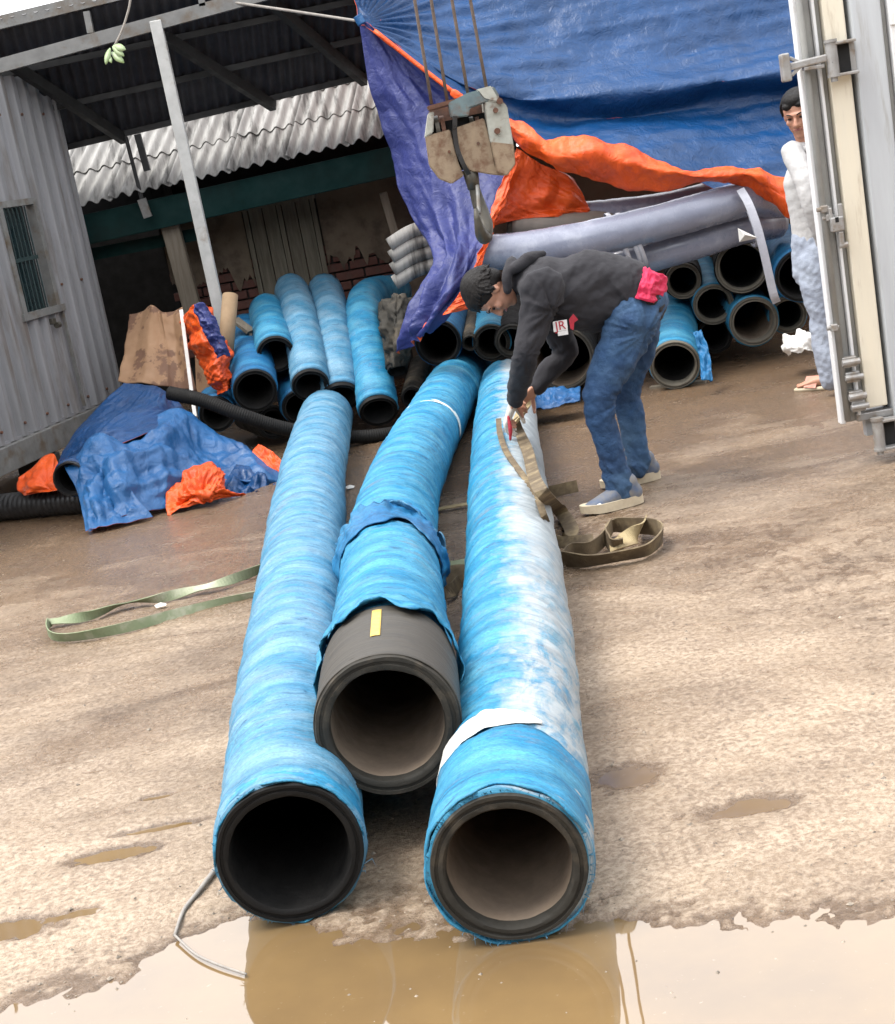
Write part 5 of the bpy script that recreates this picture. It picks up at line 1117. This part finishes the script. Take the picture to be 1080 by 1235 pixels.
# body
mb = MB()
limb(mb, [p(760, 368), wst, chest, sho, nck], [(.11, .07), (.11, .08), (.12, .10), (.11, .07), (.048, .048)], side=(0, 1, 0))
limb(mb, [nck, p(612, 344)], [.052, .052])
for a, b, c in ((hipN, kneeN, ankN), (hipF, kneeF, ankF)): limb(mb, [a, b, c], [.06, .045, .036])
for a, b, c in ((shN, elN, wrN), (shF, elF, wrF)): limb(mb, [a, b.lerp(a, .5), b, b.lerp(c, .5), c], [.042, .036, .030, .028, .025])
limb(mb, [shN, sho, shF], [.05, .07, .05])
hup = (p(572, 352)-p(612, 348)).normalized()+V((0, -.10, -.08)); hface = V((-.38, -.16, -.92))
q, s_, u_, f_ = head(mb, hc, hup, hface, 1.0)
hand(mb, wrN, (p(608, 520, YWc+.16)-wrN), V((.7, -.1, -.3)), .55, .92)
hand(mb, wrF, (p(622, 492, YWc+.18)-wrF), V((-.5, -.6, -.6)), .6, .92)
remesh(mb, 'body', M['skin'], wk, .0055, 3)
face_bits(wk, q, s_, u_, f_)
# hair cap (covers skull behind the hairline)
mb = MB(); ell(mb, q(0, .037, -.022), (.081, .093, .092), s_, f_, u_, 36); ell(mb, q(0, .082, .02), (.058, .050, .036), s_, f_, u_, 24); ell(mb, q(0, .0, -.052), (.068, .052, .066), s_, f_, u_, 24)
hair_tufts(mb, q, 3, 900, .028, 1.03); remesh(mb, 'hair', M['hair'], wk, .0034, 1)
# sweatshirt
mb = MB()
limb(mb, [p(768, 360), wst, p(712, 352), p(676, 350), sho, p(632, 336)], [(.155, .118), (.165, .155), (.175, .175), (.175, .155), (.150, .115), (.085, .075)], 32, 6, side=(0, 1, 0), ends=True)
limb(mb, [shN+V((.02, 0, .02)), elN.lerp(shN, .45), elN, elN.lerp(wrN, .5), wrN+(elN-wrN)*.06], [.084, .066, .058, .048, .040], 24, 6)
limb(mb, [shF, elF.lerp(shF, .5), elF, elF.lerp(wrF, .5), wrF+(elF-wrF)*.08], [.080, .066, .060, .050, .040], 24, 6)
limb(mb, [shN, sho, shF], [.085, .10, .085], 24)
limb(mb, [p(700, 385), p(672, 388)], [(.13, .05), (.11, .045)], 20, 4, side=(0, 1, 0))      # hanging belly of the loose shirt
def dshirt(co, no):
    x, y, z = co[:, 0], co[:, 1], co[:, 2]
    a = .009*crumple(x*1.1-z*.5, z*1.3+y*.4, y, 9, 61, 6, 1.3)+.0035*crumple(x*1.5, z*1.5, y*2, 20, 63, 5)+.006*fbm(x*5, y*5, z*5, 65, 2)
    for (c_, k_, am, fr_, rad_) in ((p(662, 372, YWc-.17), 0, .012, 5, .16), (p(760, 372, YWc-.1), 1, .010, 5, .20), (p(634, 425, YWc-.2), 2, .010, 4, .07), (p(676, 425, YWc+.26), 3, .010, 4, .07)):
        dx, dz = x-c_.x, z-c_.z; rr_ = np.sqrt(dx*dx+dz*dz+(y-c_.y)**2*.5); an = np.arctan2(dz, dx)
        a = a+am*ridge(np.cos(an)*fr_*.6+rr_*2, np.sin(an)*fr_*.6, y*3, 120+k_, 2)*np.exp(-(rr_/rad_)**2)*np.clip(rr_*14, 0, 1)
    arm = np.clip((.62-z)*5, 0, 1); a = a+.006*np.abs(np.sin(z*48+4*vn(x*6, z*5, y*5, 67)+x*14))*arm
    return a-.004
remesh(mb, 'sweatshirt', M['hoodie'], wk, .007, 4, dshirt)
# hood lying at the nape
mb = MB(); limb(mb, [p(612, 350, YWc-.10), p(612, 330, YWc-.09), p(618, 315, YWc), p(616, 330, YWc+.10)], [.018, .022, .024, .018], 14); limb(mb, [p(620, 325, YWc-.09), p(638, 312, YWc-.03), p(655, 306, YWc+.02)], [.024, .028, .014], 16)
remesh(mb, 'hood', M['hoodie'], wk, .007, 3, folds(71, .004))
# jeans
mb = MB()
limb(mb, [p(774, 366), p(764, 384)], [(.15, .105), (.155, .11)], 28, 5, side=(0, 1, 0))
limb(mb, [hipN+V((0, 0, .0)), p(750, 418, YWn+.04), kneeN, kneeN.lerp(ankN, .45)+V((-.005, 0, 0)), ankN+V((0, 0, .0))], [(.100, .112), (.084, .096), (.066, .072), (.060, .064), (.054, .062)], 28, 6)
limb(mb, [hipF, p(768, 420, YWf-.02), kneeF, kneeF.lerp(ankF, .5), ankF], [(.100, .110), (.082, .088), (.062, .066), (.055, .058), (.050, .056)], 28, 6)
def djean(co, no):
    x, y, z = co[:, 0], co[:, 1], co[:, 2]; low = np.clip((.42-z)*4, 0, 1)
    kn = np.exp(-((z-.48)/.12)**2); low = np.clip((.30-z)*5, 0, 1)
    a = .0045*crumple(x*1.6+z*.4, z*1.2+x*1.3, y*1.5, 8, 81, 6, 1.2)*(.5+kn*.5+low*1.1)+.0035*crumple(x*1.4-z*.6, z*1.3+x*1.1, y, 15, 85, 5)*(.4+low*1.2+kn*.5)+.005*fbm(x*7, y*7, z*9, 83, 2)-.002
    for (c_, k_, am, fr_, rad_) in ((p(778, 400, YWn), 0, .012, 5, .20), (p(748, 482, YWn), 1, .012, 5, .12), (p(776, 480, YWf), 2, .010, 5, .10), (p(742, 380, YWn), 3, .009, 5, .13)):
        dx, dz = x-c_.x, z-c_.z; rr_ = np.sqrt(dx*dx+dz*dz+(y-c_.y)**2*.3); an = np.arctan2(dz, dx)
        a = a+am*ridge(np.cos(an)*fr_*.6+rr_, np.sin(an)*fr_*.6, y*2, 130+k_, 2)*np.exp(-(rr_/rad_)**2)*np.clip(rr_*14, 0, 1)
    return a
remesh(mb, 'jeans', M['jeans'], wk, .007, 3, djean)
# shoes
def shoe(par, heel, toe, k=1., up=V((0, 0, 1)), mat='shoe', tilt=0.):
    heel, toe = V(heel), V(toe); d = (toe-heel).normalized(); L_ = .275*k; s = up.cross(d).normalized(); z = heel.z
    h = heel; c = lambda a, b, zz: h+d*a*k+s*b*k+up*zz*k
    mb = MB(); limb(mb, [c(.035, 0, .055), c(.09, 0, .062), c(.15, 0, .05), c(.215, 0, .036), c(.245, 0, .03)], [(.036, .045), (.036, .05), (.042, .035), (.042, .024), (.034, .018)], 20, 5, side=s)
    limb(mb, [c(.045, 0, .06), c(.05, 0, .105)], [.038, .038], 16)
    sh_ = remesh(mb, 'shoe', M[mat], par, .006, 2)
    mb = MB(); n = 36; out = []
    for j in range(n):
        a = 2*math.pi*j/n; xx = .1375+.140*math.cos(a); wd = .046*abs(math.sin(a))**.75*(1 if math.sin(a) > 0 else -1)*(1+.12*math.cos(a-.2)); out.append((xx, wd))
    v = [c(x_, w2, .004+.012*max(0, (x_-.2)/.08)) for x_, w2 in out]+[c(x_, w2*1.02, .043+.004*max(0, (x_-.2)/.08)) for x_, w2 in out]
    mb.add(v, [(j, (j+1) % n, (j+1) % n+n, j+n) for j in range(n)]+[tuple(range(n-1, -1, -1)), tuple(range(n, 2*n))]); mb.build('sole', M['sole'], sh_, smooth=False)
    mb = MB(); limb(mb, [c(.03, -.044, .05), c(.09, -.050, .045), (c(.15, -.046, .062))], [(.007, .002)]*3, 8, 4, side=up); limb(mb, [c(.20, -.038, .042), c(.25, -.012, .036), c(.25, .012, .036), c(.20, .038, .042)], [.007]*4, 8, 4)
    mb.build('trim', M['white'], sh_, smooth=True)
    mb = MB()
    for qd in range(4): limb(mb, [c(.115+.022*qd, -.03, .075-.009*qd), c(.118+.022*qd, 0, .092-.012*qd), c(.115+.022*qd, .03, .075-.009*qd)], [.003]*3, 6, 3)
    mb.build('lace', M['white'], sh_)
    return sh_
hN = on(776, 606, 0); tN = on(698, 624, 0); shoe(wk, hN, tN, 1.02)
hF = on(797, 577, 0); tF = on(735, 590, 0); shoe(wk, hF, tF, 1.02)
# pink cloth tucked at the back of the waist
rows = [[(776, 322, YWc-.10), (790, 328, YWc-.12), (806, 336, YWc-.05)], [(772, 342, YWc-.16), (786, 346, YWc-.18), (804, 350, YWc-.08)], [(766, 360, YWc-.17), (782, 364, YWc-.19), (796, 368, YWc-.10)]]
cloth('pink_cloth', rows, 40, 40, M['pink'], wk, lambda U, W, G: .008*ridge(U*5, W*4, 0, 91, 2)+.006*fbm(U*5, W*5, 0, 93, 2), thick=.003)
# logo on the lower chest of the sweatshirt, facing the camera
lc = D(676, 393, YWc-.205)
mb = MB(); ux = V((.98, 0, -.02)); uz = V((.06, 0, 1)); mb.box(lc, (.060, .004, .044), ux, (0, 1, 0), uz, .001); mb.box(lc+V((.006, 0, -.032)), (.044, .004, .018), ux, (0, 1, 0), uz, .001); lg = mb.build('logo_patch', M['logo_white'], wk)
def txt(s, loc, size, mat, par, name, rot=(R_(90), 0, 0)):
    cu = bpy.data.curves.new(name, 'FONT'); cu.body = s; cu.size = size; cu.extrude = .0008; cu.align_x = 'CENTER'; cu.align_y = 'CENTER'; cu.materials.append(mat)
    t_ = bpy.data.objects.new('tmp', cu); COL.objects.link(t_); me = bpy.data.meshes.new_from_object(t_.evaluated_get(bpy.context.evaluated_depsgraph_get())); bpy.data.objects.remove(t_)
    o = bpy.data.objects.new(name, me); COL.objects.link(o); o.parent = par; o.location = V(loc)-wloc(par); o.rotation_euler = rot; return o
txt('JR', lc+V((0, -.0035, .0)), .052, M['logo_red'], lg, 'lettering')
mb = MB(); mb.add([lc+V(q_) for q_ in ((.040, -.001, .02), (.062, -.001, .040), (.078, .0, .012), (.060, .0, .002), (.052, .0, -.028), (.040, -.001, -.02), (.040, -.004, .0))], [(0, 1, 2, 3, 4, 5)]); mb.build('logo_emblem', M['logo_red'], wk)
# white glove shell over the near hand
mb = MB(); hand(mb, wrN+(p(608, 520, YWc+.16)-wrN).normalized()*.012, (p(608, 520, YWc+.16)-wrN), V((.7, -.1, -.3)), .55, 1.12); remesh(mb, 'glove', M['glove'], wk, .0055, 2)
mb = MB(); a = p(612, 516, YWc+.03); limb(mb, [a+V((.012, -.02, .05)), a+V((.012, -.022, 0)), a+V((.004, -.018, -.05))], [(.008, .007), (.014, .010), (.008, .006)], 12, 4); remesh(mb, 'glove_palm', M['glove_red'], wk, .005, 1)

# ---- the standing man behind the door edge
Y2 = 8.15
m2 = thing('person', 'man in white long sleeved shirt and pale jeans standing half hidden behind the container', 'person', on(1003, 468))
p2 = lambda x, y, dy=0.: D(x, y, Y2+dy)
foot = on(1003, 470, 0); vert = (D(965, 135, Y2)-foot)
hc2 = p2(964, 137, .0); n2 = p2(974, 172, .03); ch2 = p2(980, 215, .03); pl2 = p2(991, 300, .03)
sL, sR_ = p2(957, 184, -.02), p2(1010, 178, .08); eL_, wL_ = p2(972, 245, -.06), p2(988, 292, -.02); eR_, wR_ = p2(1022, 240, .05), p2(1020, 290, .0)
hpL, hpR = p2(985, 312, -.02), p2(1004, 308, .08); kL, kR = p2(993, 385, -.04), p2(1014, 380, .10); aL, aR = on(1004, 462, .07), on(1024, 455, .07)
mb = MB()
limb(mb, [pl2, ch2, n2], [(.11, .08), (.11, .08), (.05, .05)], side=(1, 0, 0)); limb(mb, [n2, hc2-V((0, 0, .06))], [.052, .05])
for a, b, c in ((hpL, kL, aL), (hpR, kR, aR)): limb(mb, [a, b, c], [.075, .05, .038])
fo = V((0, -.10, 0)); limb(mb, [sL, sL.lerp(eL_, .5)+fo*.8, eL_+fo, eL_.lerp(wL_, .6)+fo, wL_+fo*.8], [.036, .034, .030, .028, .025]); limb(mb, [sR_, eR_, wR_], [.042, .030, .025])
up2 = (hc2-n2).normalized()*1.0+V((-.05, -.10, .3)); q, s_, u_, f_ = head(mb, hc2, up2, V((-.55, -.95, -.30)), 1.06)
hand(mb, wL_+V((0, -.08, 0)), V((.35, -.05, -1)), V((1, 0, 0)), .3, .95); hand(mb, wR_, V((-.2, -.05, -1)), V((-1, 0, 0)), .3, .95)
toeL = on(976, 472, 0.0); dd = (toeL-foot); dd.z = 0; dd.normalize(); sdd = V((-dd.y, dd.x, 0))
fb = on(1008, 468, 0)
limb(mb, [fb+V((0, 0, .05)), fb+dd*.09+V((0, 0, .05)), fb+dd*.17+V((0, 0, .035))], [(.034, .03), (.036, .028), (.042, .016)], 16, 4, side=sdd)
for k in range(5): b_ = fb+dd*(.175)+sdd*(-.034+.017*k)+V((0, 0, .032)); limb(mb, [b_, b_+dd*(.045-.006*abs(k-1))+V((0, 0, -.004))], [.0095, .008], 8, 2)
fb2 = on(1028, 462, 0); limb(mb, [fb2+V((0, 0, .05)), fb2+dd*.2+V((0, 0, .035))], [(.034, .03), (.042, .016)], 14, 4, side=sdd)
remesh(mb, 'body', M['skin'], m2, .006, 2); face_bits(m2, q, s_, u_, f_)
mb = MB(); ell(mb, q(0, .042, -.022), (.082, .094, .088), s_, f_, u_, 36); ell(mb, q(0, .080, .028), (.060, .050, .038), s_, f_, u_, 24); ell(mb, q(-.03, .062, .058), (.030, .022, .020), s_, f_, u_, 16); ell(mb, q(.03, .064, .056), (.030, .022, .016), s_, f_, u_, 16); ell(mb, q(0, .0, -.060), (.074, .048, .06), s_, f_, u_, 24)
hair_tufts(mb, q, 5, 700, .022, 1.04); remesh(mb, 'hair', M['hair'], m2, .0042, 1)
mb = MB(); limb(mb, [p2(990, 305, .03), p2(986, 265, .03), ch2, p2(977, 188, .03)], [(.150, .115), (.140, .11), (.150, .115), (.09, .07)], 28, 5, side=(1, 0, 0))
fo = V((0, -.10, 0)); limb(mb, [sL, sL.lerp(eL_, .5)+fo*.8, eL_+fo, eL_.lerp(wL_, .6)+fo, wL_+fo*.8], [.062, .056, .050, .044, .038], 20, 5); limb(mb, [sR_, eR_, wR_], [.072, .052, .040], 20, 5); limb(mb, [sL, sR_], [.055, .055], 16)
remesh(mb, 'shirt', M['shirt'], m2, .007, 2, lambda c, n: .005*crumple(c[:, 0]*2.2+c[:, 2]*.5, c[:, 2]*.35, c[:, 1], 7, 101, 5, 1.3)+.002*crumple(c[:, 0]*1.5, c[:, 2]*2, c[:, 1], 12, 103, 6))
mb = MB(); limb(mb, [n2+V((-.065, -.03, -.02)), n2+V((-.03, -.085, -.03)), n2+V((.02, -.10, -.10))], [.014, .014, .012], 12, 4); limb(mb, [n2+V((.065, -.03, -.01)), n2+V((.05, -.085, -.03)), n2+V((.02, -.10, -.10))], [.014, .014, .012], 12, 4); remesh(mb, 'collar', M['shirt'], m2, .005, 2)
mb = MB(); limb(mb, [p2(991, 296, .03), p2(993, 320, .03)], [(.165, .115), (.165, .11)], 24, 4, side=(1, 0, 0))
limb(mb, [hpL, kL, kL.lerp(aL, .5), aL+V((0, 0, .02))], [.10, .076, .070, .064], 22, 6); limb(mb, [hpR, kR, aR+V((0, 0, .02))], [.10, .076, .064], 22, 6)
remesh(mb, 'jeans', M['jeans_pale'], m2, .009, 3, lambda c, n: .007*crumple(c[:, 0]*1.3+c[:, 2]*.3, c[:, 2]*1.0+c[:, 0], c[:, 1], 8, 111, 5, 1.2)+.003*crumple(c[:, 0]*2, c[:, 2]*2, c[:, 1], 14, 112, 5)+.003)
for a_ in (fb, fb2):
    mb = MB(); mb.box(a_+dd*.09+V((0, 0, .011)), (.27, .085, .02), dd, sdd, (0, 0, 1), .008); sa = mb.build('sandal', M['sole'], m2)
    ribbon([a_+dd*.13+sdd*.045+V((0, 0, .02)), a_+dd*.12+V((0, 0, .075)), a_+dd*.13-sdd*.045+V((0, 0, .02))], dd, .07, .006).build('sandal_strap', M['sandal'], sa)
